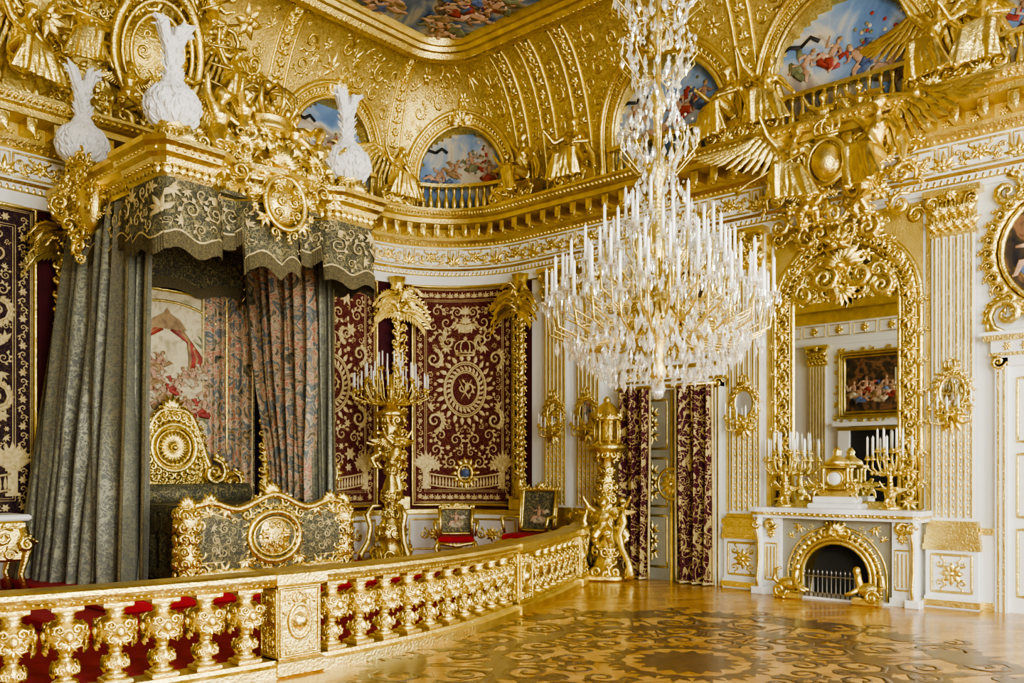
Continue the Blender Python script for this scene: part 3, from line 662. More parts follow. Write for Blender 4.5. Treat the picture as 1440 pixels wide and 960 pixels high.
for l in PED:
    p,t=bp_(l); a=math.degrees(math.atan2(t.y,t.x)); M=place(p.x,p.y,0,a); w=.23 if l<TL-1 else .2
    mb.bevbox(-w,w,-.19,.17,0,.14,GOLD,.02,M=M); mb.bevbox(-w+.03,w-.03,-.15,.14,.14,.75,GOLD,.01,M=M); mb.bevbox(-w-.01,w+.01,-.20,.18,.745,.875,GOLD,.025,M=M)
    g=fm(M@place(0,-.15,0)); mb.rect(g,-w+.05,w-.05,.17,.72,.014,GOLD); mb.oval(g,0,.45,.1,.14,.02,GOLD,20); mb.ball(g,0,.45,.08,.05,GOLD); mb.crown(g,0,.6,.12,.01,GOLD)
    fill(mb,g,lambda u,v:0<u<w-.06 and .19<v<.7 and (u/.12)**2+((v-.45)/.16)**2>1,(0,w,.18,.72),.06,.018,900,14,GOLD,.2,mirror=0,leaves=4)
    g=fm(M@place(-w+.03,0,0,-90)); mb.rect(g,-.12,.12,.17,.72,.012,GOLD); fill(mb,g,lambda u,v:0<u<.10 and .19<v<.7,(0,.1,.18,.72),.05,.018,700,15,GOLD,.2,mirror=0,leaves=4)
mb.obj('rail',BAL)
segs=[]; prev=0
for q in sorted(PED): segs.append((prev,q-.25)); prev=q+.25
for a,b_ in segs:
    n=max(0,int(round((b_-a)/.325)))
    for i in range(n):
        l=a+(b_-a)*(i+.5)/n; p,t=bp_(l); o=bpy.data.objects.new('baluster',BME); bpy.context.scene.collection.objects.link(o); o.parent=BAL; o.matrix_world=place(p.x,p.y,0,math.degrees(math.atan2(t.y,t.x)))
mb=MB([CARPET])
top=[];M_=60
for i in range(M_+1):
    p,t=bp_(TL*i/M_); top.append((p.x-t.y*.18,p.y+t.x*.18))
vs=[];fs=[]
for (x,y) in top:
    xw=min(max(x,-.45),11.75)
    yb=VB-.1 if xw<SA else VB-R+math.sqrt(max(0,(R-.1)**2-(xw-SA)**2))
    vs+=[(xw,y,.0),(xw,y,.12),(xw,max(y,yb),.12)]
for i in range(M_): a=3*i; fs+=[(a,a+3,a+4,a+1),(a+1,a+4,a+5,a+2)]
mb.add(vs,fs,CARPET,False); mb.bevbox(3.4,9.0,8.35,12.05,.12,.24,CARPET,.02); mb.bevbox(4.0,8.4,8.8,12.05,.24,.36,CARPET,.02); mb.obj('carpeted_dais')
# ================================================================ BED
CX=6.17
BED=MB([GOLD,GOLDD,BROC,FRINGE,THREAD])
BED.bevbox(CX-1.0,CX+1.0,9.5,11.85,.75,1.28,BROC,.08)
BED.grid(lambda a,b:(CX-1.04+.02*sin(a*60),9.5+2.3*a,.40+.8*b),60,4,BROC); BED.grid(lambda a,b:(CX+1.04,9.5+2.3*a,.40+.8*b),10,2,BROC)
BED.grid(lambda a,b:(CX-1.06+.01*sin(a*300),9.5+2.3*a,.40+.13*b+.05*abs(sin(a*12))*(1-b)),160,2,FRINGE)
BED.grid(lambda a,b:(CX-1.06+.01*sin(a*300),9.5+2.3*a,1.0+.16*b-.06*abs(sin(a*12))*(1-b)),160,2,FRINGE)
BED.tube([(CX-.9,11.4,1.38),(CX+.9,11.4,1.38)],.15,BROC,12)
M=place(CX,9.42,.40); f=fm(M)
def ft(u): return .88+.13*math.exp(-(u/.26)**2)+.05*math.exp(-((abs(u)-.85)/.16)**2)-.04*math.exp(-((abs(u)-.5)/.18)**2)
def fbt(u): return .10-.06*math.exp(-(u/.3)**2)
BED.grid(lambda a,b:(-1.05+2.1*a,fbt(-1.05+2.1*a)+(ft(-1.05+2.1*a)-fbt(-1.05+2.1*a))*b,.05+.05*sin(pi*b)),40,8,BROC,fn=f)
BED.grid(lambda a,b:(-1.05+2.1*a,fbt(-1.05+2.1*a)+(ft(-1.05+2.1*a)-fbt(-1.05+2.1*a))*b,-.08),40,1,GOLD,fn=f)
BED.grid(lambda a,b:(-1.0+2.0*a,-.03+.16*b+.02*abs(sin(a*40)),.07+.006*sin(a*300)),160,1,FRINGE,fn=f)
for r,o in ((.05,0),(.02,-.13)):
    BED.line(f,[(-1.05+2.1*i/40,ft(-1.05+2.1*i/40)+o) for i in range(41)],r,GOLD,7,1,.05); BED.line(f,[(-1.05+2.1*i/40,fbt(-1.05+2.1*i/40)-o) for i in range(41)],r,GOLD,7,1,.05)
BED.oval(f,0,.5,.36,.30,.04,GOLD,n0=.1); BED.oval(f,0,.5,.29,.23,.02,GOLD,n0=.1); BED.ball(f,0,.5,.28,.06,GOLD,.07)
fill(BED,f,lambda u,v:0<u and (u/.27)**2+((v-.5)/.21)**2<1,(0,.3,.2,.8),.09,.025,500,61,GOLD,.25,mirror=0,n0=.12)
for i in range(20): a=2*pi*i/20; BED.scroll(f,.37*cos(a),.5+.32*sin(a),.07,a,1 if cos(a)>0 else -1,.02,GOLD,1.3,leaves=5,n0=.08)
fill(BED,f,lambda u,v:u>0.02 and u<1.05 and v<ft(u)+.05 and v>fbt(u)-.06 and (v>ft(u)-.2 or v<fbt(u)+.16 or u<.5 or u>.88) and (u/.4)**2+((v-.5)/.36)**2>1,(0,1.05,0,1.1),.11,.03,4000,5,GOLD,.2,mirror=0,n0=.07,leaves=4)
fill(BED,f,lambda u,v:.52<u<.86 and .28<v<.70,(.4,1,.2,.75),.07,.03,700,6,THREAD,.12,mirror=0,n0=.09)
BED.palmette(f,0,ft(0)-.02,pi/2,.2,.08,GOLD,9); BED.palmette(f,.85,ft(.85)-.02,pi/2,.15,.06,GOLD,7,n0=.05); BED.palmette(f,-.85,ft(.85)-.02,pi/2,.15,.06,GOLD,7,n0=.05)
for h in (-1,1):
    BED.lathe([(.12,.36),(.15,.42),(.10,.5),(.14,.62),(.15,.75),(.10,.88),(.12,1.0),(.16,1.12),(.12,1.24),(.05,1.30)],GOLD,14,M=Matrix.Translation((CX+h*1.1,9.42,0)),mod=lambda a,i:1+.08*cos(6*a+i))
    for q in range(4):
        for k,z in enumerate((.1,.24,.38,.52,.66,.8)):
            gg=fm(place(CX+h*1.1,9.42,.40,q*60-100)@place(0,-.12,0)); BED.scroll(gg,0,z,.085,q*2+k,1 if k%2 else -1,.022,GOLD,leaves=4,N=10)
    BED.bevbox(CX+h*1.1-.12,CX+h*1.1+.12,9.3,9.55,.36,.46,GOLD,.02); BED.palmette(f,h*1.1,.86,pi/2,.17,.06,GOLD,9,n0=.0)
M=place(CX-.02,11.85,1.25); f=fm(M)
def hb(u): 
    a=abs(u); return .40+.92*math.exp(-(a/.46)**4)
BED.grid(lambda a,b:(-1.1+2.2*a,hb(-1.1+2.2*a)*b,.02),44,3,GOLDD,fn=f)
for r,o in ((.05,0),(.025,-.1)): BED.line(f,[(-1.1+2.2*i/44,hb(-1.1+2.2*i/44)+o) for i in range(45)],r,GOLD,7,1,.03)
BED.oval(f,0,.78,.33,.33,.05,GOLD,n0=.06); BED.oval(f,0,.78,.25,.25,.02,GOLD,n0=.06)
for i in range(24): a=2*pi*i/24; BED.leaf(f,.02*cos(a),.78+.02*sin(a),a,.24,.03,.07,GOLD,.05,curl=0)
BED.ball(f,0,.78,.07,.14,GOLD)
for i in range(26):
    a=2*pi*i/26; BED.scroll(f,.42*cos(a),.80+.43*sin(a),.09,a,1 if cos(a)>0 else -1,.025,GOLD,1.3,leaves=5,n0=.05)
for h in (-1,1):
    BED.scroll(f,h*.60,.42,.22,pi/2,-h,.045,GOLD,1.5,leaves=7,n0=.08); BED.scroll(f,h*.92,.28,.16,pi/2,-h,.04,GOLD,1.5,leaves=7,n0=.08)
fill(BED,f,lambda u,v:0<u<1.08 and .0<v<hb(u)+.08 and (u/.35)**2+((v-.78)/.35)**2>1,(.0,1.1,0,1.4),.1,.03,3000,9,GOLD,.18,mirror=0,n0=.04,leaves=4)
BED.palmette(f,0,1.26,pi/2,.28,.08,GOLD,9)
BED.obj('state_bed')
BH=MB([BROC]); f=fm(place(CX,12.06,0))
BH.grid(lambda a,b:(-1.45+2.9*a,1.0+4.1*b,0),2,2,BROC,fn=f)
BH.grid(lambda a,b:(-.95+1.9*a,2.0+2.3*b,.02),2,2,TAPB,fn=f)
BH.rect(f,-.95,.95,2.0,4.3,.03,GOLD,.02); BH.rect(f,-1.08,1.08,1.85,4.45,.015,THREAD,.01)
BH.line(f,[(-.85*cos(pi*i/16),3.72+.42*sin(pi*i/16)) for i in range(17)],.02,GOLD,n0=.03)
for h in (-1,1):
    BH.tube([(h*.75,2.5,.03),(h*.68,3.0,.03),(h*.72,3.5,.03)],[.03,.025,.02],OCH,6,f,flat=.1)
    for k in range(9): a=pi*k/8; BH.leaf(f,h*.72,3.5,a,.3,.04,.01,GREEN,.03,curl=.8*cos(a))
    for q in range(6):
        e=.05*q; BH.tube([(h*.06,3.84-.02*q,.03),(h*(.2+e*.4),3.76-.03*q,.034),(h*(.34+e*.5),3.58-.03*q,.034),(h*(.36+e*.7),3.35,.034),(h*(.34+e*.6),3.12+.02*q,.034)],[.02,.03,.035,.03,.012],RED if q%3 else OCH,6,f,flat=.1)
    BH.scroll(f,h*1.2,3.2,.1,0,h,.02,THREAD)
BH.add([(-.3,3.74,.04),(.3,3.74,.04),(.2,3.88,.045),(.05,3.96,.045),(0,4.04,.045),(-.05,3.96,.045),(-.2,3.88,.045)],[(0,1,2,3,4,5,6)],OCH,False,f)
rg=random.Random(9)
for k in range(20): pfig(BH,f,rg.uniform(-.75,.75),rg.uniform(2.55,3.25),rg.uniform(.35,.45),rg.uniform(-.5,.5),rg.choice((OCH,RED,CREAM,CREAM,OCH,CREAM)),k,n0=.045+.001*k)
for k in range(60): u=rg.uniform(-.9,.9); BH.palmette(f,u,rg.uniform(2.1,2.6),rg.uniform(.8,2.3),.14,.008,rg.choice((GREEN,OCH,CREAM)),5,n0=.03)
fill(BH,f,lambda u,v:1.1<u<1.4 and 1.2<v<4.8,(1.1,1.42,1.2,4.8),.12,.04,900,3,THREAD,.12,mirror=0)
fill(BH,f,lambda u,v:0<u<1.1 and 4.4<v<4.95,(0,1.1,4.4,4.95),.12,.04,600,3,THREAD,.12,mirror=0)
BH.obj('bed_backcloth')
CAN=MB([GOLD,GOLDD,BROC,FRINGE,THREAD])
PL=[(-1.42,12.1),(-1.42,10.05),(-1.5,10.0),(-1.5,9.32),(-1.44,9.22),(-.9,9.22),(-.78,9.3),(-.66,9.5),(-.45,9.5),(-.32,9.32),(0,9.24)]
PL=[(CX+u,v) for u,v in PL]; PL=PL+[(2*CX-u,v) for u,v in PL[::-1][1:]]
cumc=[0]
for i in range(len(PL)-1): cumc.append(cumc[-1]+math.dist(PL[i],PL[i+1]))
CT=cumc[-1]
def CF(l,z,n):
    l=max(0,min(CT,l)); i=int(np.searchsorted(cumc,l))-1; i=max(0,min(len(PL)-2,i)); f=(l-cumc[i])/(cumc[i+1]-cumc[i])
    a,b=PL[i],PL[i+1]; x=a[0]+(b[0]-a[0])*f; y=a[1]+(b[1]-a[1])*f
    dx,dy=(b[0]-a[0]),(b[1]-a[1]); d=math.hypot(dx,dy)
    return (x+dy/d*n,y-dx/d*n,z)
def vn(i):
    a=Vector(PL[max(0,i-1)]);b=Vector(PL[i]);c=Vector(PL[min(len(PL)-1,i+1)])
    n1=Vector(((b-a).y,-(b-a).x)) if i>0 else None; n2=Vector(((c-b).y,-(c-b).x)) if i<len(PL)-1 else None
    if n1 is None: n1=n2
    if n2 is None: n2=n1
    n=(n1.normalized()+n2.normalized()); n.normalize(); k=1/max(.5,n.dot(n1.normalized())); return n*k
def csweep(prof,mat):
    vs=[];m=len(prof)
    for i,p in enumerate(PL):
        n=vn(i)
        for (o,z) in prof: vs.append((p[0]+n.x*o,p[1]+n.y*o,z))
    fs=[(i*m+j,(i+1)*m+j,(i+1)*m+j+1,i*m+j+1) for i in range(len(PL)-1) for j in range(m-1)]
    CAN.add(vs,fs,mat,False)
csweep([(-.1,4.93),(0.0,4.95),(.03,5.0),(.02,5.05),(.06,5.08),(.08,5.14),(.14,5.18),(.15,5.24),(.20,5.28),(.20,5.34),(.05,5.38),(-.2,5.40)],GOLD)
l=.05
while l<CT:
    CAN.leaf(CF,l,4.98,pi/2,.12,.045,.04,GOLD,.04,curl=0); CAN.ball(CF,l+.05,5.22,.03,.05,GOLD,.12); CAN.ball(CF,l,5.07,.02,.03,GOLD,.06); l+=.09
zc_=CT/2
def low(l):
    d=abs(l-zc_)
    if d<.42: return 4.10+.14*abs(sin(d*7.5))
    if d<.95: return 4.50-.10*sin((d-.42)/.53*pi)
    if d<2.3: return 4.20+.05*cos(d*12)
    return 4.30+.08*cos(d*9)
NN=260
CAN.grid(lambda a,b:(CT*a,4.96-(4.96-low(CT*a)-.1)*b,.0+.03*b+.012*sin(a*CT*26)*b),NN,6,BROC,fn=CF)
CAN.grid(lambda a,b:(CT*a,low(CT*a)+.12-.19*b,.045+.010*sin(a*CT*200)),NN*3,1,FRINGE,fn=CF)
CAN.grid(lambda a,b:(CT*a,low(CT*a)+.13-.02*b,.055),NN,1,THREAD,fn=CF)
fill(CAN,CF,lambda l,z:1.9<l<zc_-.3 and low(l)+.18<z<4.9,(1.8,zc_,4.1,4.9),.13,.03,2500,8,THREAD,.08,mirror=zc_,n0=.045,flat=.5)
fill(CAN,CF,lambda l,z:.1<l<1.9 and low(l)+.18<z<4.9,(0,2.0,4.2,4.9),.13,.04,1000,8,THREAD,.08,mirror=zc_,n0=.045,flat=.5)
CAN.box(CX-1.4,CX+1.4,9.35,12.1,4.97,5.02,BROC); CAN.box(CX-1.42,CX+1.42,9.3,12.1,5.3,5.38,GOLD)
CAN.box(CX-1.2,CX+1.2,9.9,11.7,4.93,4.97,GOLDD)
CAN.grid(lambda a,b:(CX-1.35+2.7*a,11.95-.03*b,4.97-(4.97-4.35-.1*abs(sin(a*3*pi)))*b),60,3,BROC)
CAN.grid(lambda a,b:(CX-1.35+2.7*a,11.90,4.35+.1*abs(sin(a*3*pi))+.02-.16*b),60,1,FRINGE)
for h in (-1,1):
    CAN.grid(lambda a,b:(CX+h*(1.34),9.6+2.4*a,4.97-(4.97-4.25-.12*abs(sin(a*3*pi)))*b),60,3,BROC); CAN.grid(lambda a,b:(CX+h*1.33,9.6+2.4*a,4.27+.12*abs(sin(a*3*pi))-.16*b),60,1,FRINGE)
f=fm(place(CX,9.18,4.95))
CAN.ell((CX,9.16,4.95),(.25,.12,.28),GOLD,14,10)
CAN.oval(f,0,.0,.28,.32,.04,GOLD,n0=.08)
fill(CAN,f,lambda u,v:0<u and (u/.24)**2+((v)/.28)**2<1,(0,.25,-.3,.3),.08,.03,500,62,GOLD,.25,mirror=0,n0=.13)
fill(CAN,f,lambda u,v:0<u and (u/.27)**2+((v)/.31)**2>1 and (u/.50)**2+((v-.05)/.55)**2<1,(0,.55,-.55,.65),.12,.04,1500,63,GOLD,.22,mirror=0,n0=.05,leaves=5)
fill(CAN,f,lambda u,v:.4<u<.95 and .05<v<.55-.35*(u-.4),(.4,.95,.05,.55),.13,.04,700,12,GOLD,.18,mirror=0,n0=.03)
CAN.palmette(f,0,.42,pi/2,.3,.1,GOLD,9,n0=.05)
for h in (-1,1): 
    CAN.palmette(f,h*1.2,.38,pi/2,.2,.07,GOLD,9,n0=.0)
for k in range(8):
    a=2*pi*k/8+pi/8
    ct=Vector((CX+.1,10.0,5.35)); d=Vector((cos(a)*1.25,sin(a)*.65,0))
    P=[ct+d*1.0+Vector((0,0,.03)),ct+d*1.05+Vector((0,0,.25)),ct+d*.75+Vector((0,0,.35)),ct+d*.45+Vector((0,0,.45)),ct+d*.3+Vector((0,0,.7)),ct+d*.2+Vector((0,0,.72))]
    CAN.tube([tuple(p) for p in P],[.05,.06,.05,.05,.05,.03],GOLD,8)
    for p in P: 
        gg=fm(place(p.x,p.y-.05,p.z)); CAN.palmette(gg,0,0,pi/2+cos(a),.18,.06,GOLD,7); CAN.scroll(gg,0,-.05,.12,a,1 if cos(a)>0 else -1,.03,GOLD,leaves=5)
CAN.lathe([(.95,5.36),(.9,5.5),(.6,5.62),(.4,5.75),(.33,5.95)],GOLDD,20,M=Matrix.Translation((CX,10.0,0))@Matrix.Diagonal((1.2,.65,1,1)),mod=lambda a,i:1+.06*cos(10*a))
cm=place(CX+.14,9.7,5.98,0,1.1)
CAN.lathe([(.24,0),(.26,.03),(.24,.06),(.24,.12),(.26,.14),(.25,.16)],GOLD,20,M=cm)
for k in range(8):
    a=2*pi*k/8; CAN.tube([tuple(cm@Vector((r_*cos(a),r_*sin(a),z))) for r_,z in ((.25,.15),(.33,.28),(.32,.42),(.2,.52),(.06,.5),(0,.47))],[.025,.03,.03,.03,.025,.02],GOLD,6)
    CAN.ell(tuple(cm@Vector((.27*cos(a+.4),.27*sin(a+.4),.2))),(.045,.045,.06),GOLD,8,6)
CAN.ell(tuple(cm@Vector((0,0,.56))),(.08,.08,.08),GOLD,10,8)
for (x,y,z,r,sc,me) in ((CX-.62,9.55,5.42,25,1.05,F_PUT),(CX+.85,9.6,5.4,-25,1.0,F_PUT),(CX-.25,9.6,5.75,40,.8,F_PUT),(CX+.55,9.7,5.7,-30,.8,F_PUT),(CX-1.0,10.0,5.5,10,.9,F_PUT)):
    fig_at(CAN,me,place(x,y,z,r,sc))
f2=fm(place(CX,9.5,5.4)); fill(CAN,f2,lambda u,v:abs(u)<1.1 and 0<v<.65-.4*abs(u),(0,1.1,0,.7),.15,.04,1500,77,GOLD,.18,mirror=0,leaves=5)
CAN.obj('bed_canopy')
def plume(x,y,z0):
    mb=MB([GOLD,FEATH]); M=place(x,y,z0)
    mb.lathe([(.17,0),(.19,.04),(.10,.08),(.08,.12),(.16,.17),(.20,.22),(.16,.26)],GOLD,14,M=M,mod=lambda a,i:1+.08*cos(7*a))
    for k in range(6):
        gg=fm(M@Matrix.Rotation(k*pi/3,4,'Z')@Matrix.Translation((0,-.15,0))); mb.scroll(gg,0,.1,.08,k,1,.025,GOLD,leaves=4); mb.palmette(gg,0,.14,pi/2,.13,.03,GOLD,5)
    rg=random.Random(int(x*10))
    prof=[]
    for i in range(30):
        t=i/29; z=.18+1.05*t
        r=.30*math.sqrt(max(0,1-((z-.43)/.27)**2)) if z<.69 else 0
        r=max(r,.085 if z>.35 else .05)+ (.05*math.exp(-((z-.70)/.06)**2))
        prof.append((r*(1+.05*sin(i*2.1)),z))
    mb.lathe(prof,FEATH,36,M=M,mod=lambda a,i:1+.05*sin(9*a+i*.5)+.04*sin(15*a-i*.9))
    for k in range(30):   # neck and two curling tufts
        sd=1 if k%2 else -1; a=rg.uniform(0,2*pi); o=rg.uniform(.01,.05); out=rg.uniform(.06,.20)
        P=[(o*cos(a)*1.2,o*sin(a),.66),(o*cos(a)*1.2,o*sin(a),.9),(sd*out*.35,o*sin(a),1.12),(sd*out*.8,o*sin(a)*1.4,1.34+rg.uniform(-.05,.08)),(sd*out*1.3,o*sin(a)*1.5-.04,1.42+rg.uniform(-.12,.04))]
        mb.tube([tuple(M@Vector(p)) for p in P],[.03,.04,.038,.035,.008],FEATH,6)
    for k in range(130):
        a=rg.uniform(0,2*pi); zz=rg.uniform(.30,.66); r0=.295*math.sqrt(max(.08,1-((zz-.43)/.27)**2)); b1=rg.uniform(-.25,.25)
        pts=[]
        for t in (0,.35,.7,1):
            z_=zz-.12*t; r_=.30*math.sqrt(max(.1,1-((z_-.43)/.27)**2))+.012*sin(pi*t); pts.append(tuple(M@Vector((cos(a+b1*t)*r_,sin(a+b1*t)*r_,z_))))
        mb.tube(pts,[.006,.018,.014,.003],FEATH,5)
    for k in range(70):
        a=rg.uniform(0,2*pi); zz=rg.uniform(.72,1.2); d=Vector((cos(a),sin(a),1.0))
        p=Vector((cos(a)*.075,sin(a)*.075,zz)); mb.tube([tuple(M@(p+d*t)) for t in (0,.03,.06)],[.018,.012,.002],FEATH,5)
    mb.obj('ostrich_plume')
plume(CX-1.23,9.5,5.40); plume(CX+1.25,9.5,5.40); plume(CX-1.42,11.45,5.40)
mb=MB([GOLD]); mb.ell((CX-1.55,10.95,4.95),(.15,.28,.4),GOLD,10,8)
for a_,sd_ in ((-60,41),(-40,42),(-85,43)): fill(mb,fm(place(CX-1.66,10.95,4.95,a_)),lambda u,v:abs(u)<.38*(1-abs(v)/.8),( -.4,.4,-.75,.7),.13,.04,1200,sd_,GOLD,.22,leaves=5)
mb.obj('canopy_corner_ornament')
def curtain(name,top,bot,z1,z0,folds,amp,mat,edge=None,nu=160,nz=14,pinch=None,seed=0,ampb=None):
    mb=MB([mat,edge or FRINGE]); rg=random.Random(seed); ph=[rg.uniform(0,6) for _ in range(4)]
    if ampb is None: ampb=amp*1.3
    def F(a,b):
        aw=a+.02*sin(a*17+ph[0])+.012*sin(a*31+b*2+ph[1])
        p=Vector(top[0]).lerp(Vector(top[1]),a); q=Vector(bot[0]).lerp(Vector(bot[1]),a); c=p.lerp(q,b**.8)
        if pinch:
            pz,pk,pc=pinch; w=math.exp(-((b-pz)/.22)**2)*pk; cc=Vector(top[0]).lerp(Vector(top[1]),pc).lerp(Vector(bot[0]).lerp(Vector(bot[1]),pc),b); c=c.lerp(cc,w)
        d=(Vector(top[1])-Vector(top[0])).normalized(); n=Vector((d.y,-d.x)); A=amp+(ampb-amp)*b
        o=A*sin(2*pi*folds*aw+ph[2]+.8*sin(b*3+a*5))+A*.4*sin(2*pi*folds*2.3*aw+ph[3]+b*2)
        c=c+n*o; return (c.x,c.y,z1+(z0-z1)*b)
    mb.grid(F,nu,nz,mat)
    for e in (0,1): mb.tube([F(e,j/20) for j in range(21)],.022,edge or FRINGE,6)
    mb.tube([F(i/nu,1.0) for i in range(nu+1)],.02,edge or FRINGE,5)
    return mb.obj(name)
curtain('bed_curtain',[(4.78,10.15),(4.80,11.95)],[(4.70,10.1),(4.20,11.8)],4.9,.26,7,.07,BROCC,seed=1,ampb=.15)
curtain('bed_curtain',[(4.95,9.95),(4.85,10.7)],[(4.9,10.05),(4.6,10.6)],4.9,.38,3,.05,BROCC,seed=5,ampb=.1)
curtain('bed_curtain',[(7.42,10.2),(7.42,11.9)],[(7.4,10.05),(7.35,11.3)],4.9,.38,6,.07,TAPC,edge=FRINGE,seed=2,ampb=.1,pinch=(.75,.25,.3))
curtain('bed_curtain',[(7.52,9.95),(7.42,10.4)],[(7.5,9.85),(7.42,10.3)],4.9,.38,3,.045,BROCC,seed=3)
curtain('bed_curtain',[(6.72,12.0),(7.5,11.96)],[(6.75,12.0),(7.5,11.96)],4.5,1.0,5,.035,TAPC,edge=THREAD,seed=4)
# ================================================================ candles & candelabra
def candle(mb,x,y,z,h=.24,r=.014,M=None):
    mb.lathe([(.012,z-.03),(.045,z-.015),(.03,z),(.02,z+.03),(r*1.3,z+.04)],GOLD,8,M=(M or Matrix())@Matrix.Translation((x,y,0)))
    mb.lathe([(r,z+.03),(r*.95,z+.03+h),(.004,z+.035+h),(.003,z+.05+h)],WAX,7,M=(M or Matrix())@Matrix.Translation((x,y,0)))
def candelabra(mb,M,tiers,zb):
    for (n,r,z,ph) in tiers:
        for k in range(n):
            a=2*pi*k/n+ph; pts=[]
            for rr,zz in ((.03,zb),(r*.4,zb-.06),(r*.8,zb+(z-zb)*.2-.04),(r*1.02,z-.12),(r,z-.03)): pts.append(tuple(M@Vector((rr*cos(a),rr*sin(a),zz))))
            mb.tube(pts,[.014,.013,.012,.012,.010],GOLD,6); candle(mb,r*cos(a),r*sin(a),z,M=M)
            mb.ell(tuple(M@Vector((r*.8*cos(a),r*.8*sin(a),zb-.03))),(.025,.025,.03),GOLD,6,5)
mb=MB([GOLD,WAX,GOLDD]); M=place(9.7,11.25,.12)
mb.lathe([(.42,0),(.44,.06),(.36,.1),(.26,.18),(.16,.3),(.2,.42),(.25,.55),(.17,.7),(.09,.85),(.10,1.0),(.15,1.15),(.12,1.35),(.07,1.5),(.08,1.75),(.12,1.95),(.16,2.1),(.13,2.25),(.15,2.4),(.26,2.5),(.28,2.56),(.15,2.6),(.08,2.7),(.06,2.9),(.03,3.2)],GOLD,20,M=M,mod=lambda a,i:1+.08*cos(6*a+i*.6))
for k in range(7):
    for z,r_,rr in ((.18,.30,.17),(.55,.22,.13),(1.15,.13,.1),(1.6,.07,.08),(2.1,.15,.11),(2.42,.22,.09),(1.85,.1,.09),(.85,.1,.1)):
        gg=fm(M@Matrix.Rotation(k*2*pi/7+z,4,'Z')@Matrix.Translation((0,-r_,0))); mb.scroll(gg,0,z,rr,k+z*3,1 if k%2 else -1,.026,GOLD,leaves=5)
for k in range(3): 
    fig_at(mb,F_PUT,M@Matrix.Rotation(k*2*pi/3-.3,4,'Z')@place(0,-.2,1.65,0,.75))
    a=k*2*pi/3+.4; mb.tube([tuple(M@Vector((r_*cos(a),r_*sin(a),z))) for r_,z in ((.5,.05),(.5,.2),(.38,.4),(.34,.65),(.4,.85),(.3,1.0),(.15,1.0))],[.06,.06,.05,.05,.06,.04,.02],GOLD,8)
candelabra(mb,M,((16,.62,2.92,0),(12,.42,3.1,.2),(6,.2,3.3,.1)),2.75); mb.obj('candelabrum_torchere')
mb=MB([GOLD,GOLDD]); M=place(11.33,7.98,0)
mb.lathe([(.40,0),(.42,.05),(.38,.1),(.22,.2),(.16,.4),(.2,.55),(.16,.75),(.12,.9),(.10,1.1),(.12,1.3),(.15,1.45),(.11,1.6),(.10,1.8),(.17,1.95),(.30,2.03),(.32,2.1),(.2,2.14),(.12,2.2),(.1,2.26)],GOLD,20,M=M,mod=lambda a,i:1+.07*cos(6*a+i*.5))
for k in range(3):
    a=k*2*pi/3-.2-pi/2
    pts=[(.44,.06),(.54,.1),(.48,.3),(.34,.5),(.28,.72),(.38,.92),(.32,1.12),(.2,1.1)]
    mb.tube([tuple(M@Vector((r_*cos(a),r_*sin(a),z))) for r_,z in pts],[.06,.07,.05,.05,.05,.06,.05,.03],GOLD,8)
    fig_at(mb,F_PUT,M@Matrix.Rotation(a+pi/2+pi/3,4,'Z')@place(0,-.22,.55,0,.9))
for k in range(8):
    for z,r_,rr in ((.15,.34,.13),(.45,.2,.12),(1.25,.12,.1),(1.45,.14,.1),(1.7,.1,.08),(1.95,.18,.1)):
        gg=fm(M@Matrix.Rotation(k*pi/4+z,4,'Z')@Matrix.Translation((0,-r_,0))); mb.scroll(gg,0,z,rr,k+z*3,1 if k%2 else -1,.026,GOLD,leaves=5)
for k in range(8):
    a=k*pi/4; mb.tube([tuple(M@Vector((.2*cos(a),.2*sin(a),z))) for z in (2.13,2.3,2.5)],.018,GOLD,6)
mb.lathe([(.16,2.14),(.13,2.2),(.13,2.45),(.16,2.5)],GOLDD,12,M=M)
mb.lathe([(.24,2.48),(.26,2.52),(.22,2.56),(.18,2.66),(.1,2.74),(.05,2.78),(.06,2.82),(.02,2.87)],GOLD,16,M=M,mod=lambda a,i:1+.05*cos(8*a))
for k in range(8): g=fm(M@Matrix.Rotation(k*pi/4,4,'Z')@Matrix.Translation((0,-.24,0))); mb.palmette(g,0,2.5,pi/2,.12,.03,GOLD,5); mb.palmette(g,0,2.1,-pi/2,.12,.03,GOLD,5)
mb.obj('gilded_pedestal_stand')
# ================================================================ FIREPLACE WALL
FV=4.45
FM=place(UW,FV,0,-90)
g=fm(FM)
mb=MB([WHITE,GOLD,BLACK,IRON,MARBLE,GOLDD])
def B(u0,u1,v0,v1,n0,n1,m): mb.box(u0,u1,v0,v1,n0,n1,m,fn=g)
for h in (-1,1):
    a,b_=sorted((h*.74,h*1.0)); B(a,b_,0,1.08,0,.42,WHITE); B(a-.02,b_+.02,0,.1,0,.45,MARBLE); mb.rect(g,a+.04,b_-.04,.2,.7,.013,GOLD,.42); mb.rosette(g,(a+b_)/2,.85,.08,.04,GOLD,n0=.42)
    mb.scroll(g,h*.87,.97,.09,0,h,.035,GOLD,n0=.43); 
    for q in range(3): B(h*.87-.06+q*.05,h*.87-.045+q*.05,.24,.66,.42,.435,GOLD)
    mb.tube([tuple(FM@Vector((h*1.02,-y,z))) for y,z in ((.47,.06),(.50,.2),(.44,.45),(.46,.75),(.54,.95),(.50,1.06))],[.06,.05,.045,.05,.07,.06],WHITE,8)
    mb.tube([tuple(FM@Vector((h*1.02,-y-.055,z))) for y,z in ((.47,.06),(.50,.2),(.44,.45),(.46,.75),(.54,.95),(.50,1.06))],.018,GOLD,6); mb.scroll(g,h*1.02,.97,.07,0,h,.02,GOLD,n0=.58); mb.bevbox(h*1.02-.09,h*1.02+.09,0,.1,.38,.56,MARBLE,.01,fn=lambda u,v,n:g(u,v,n))
Ra=.44; zc=.30
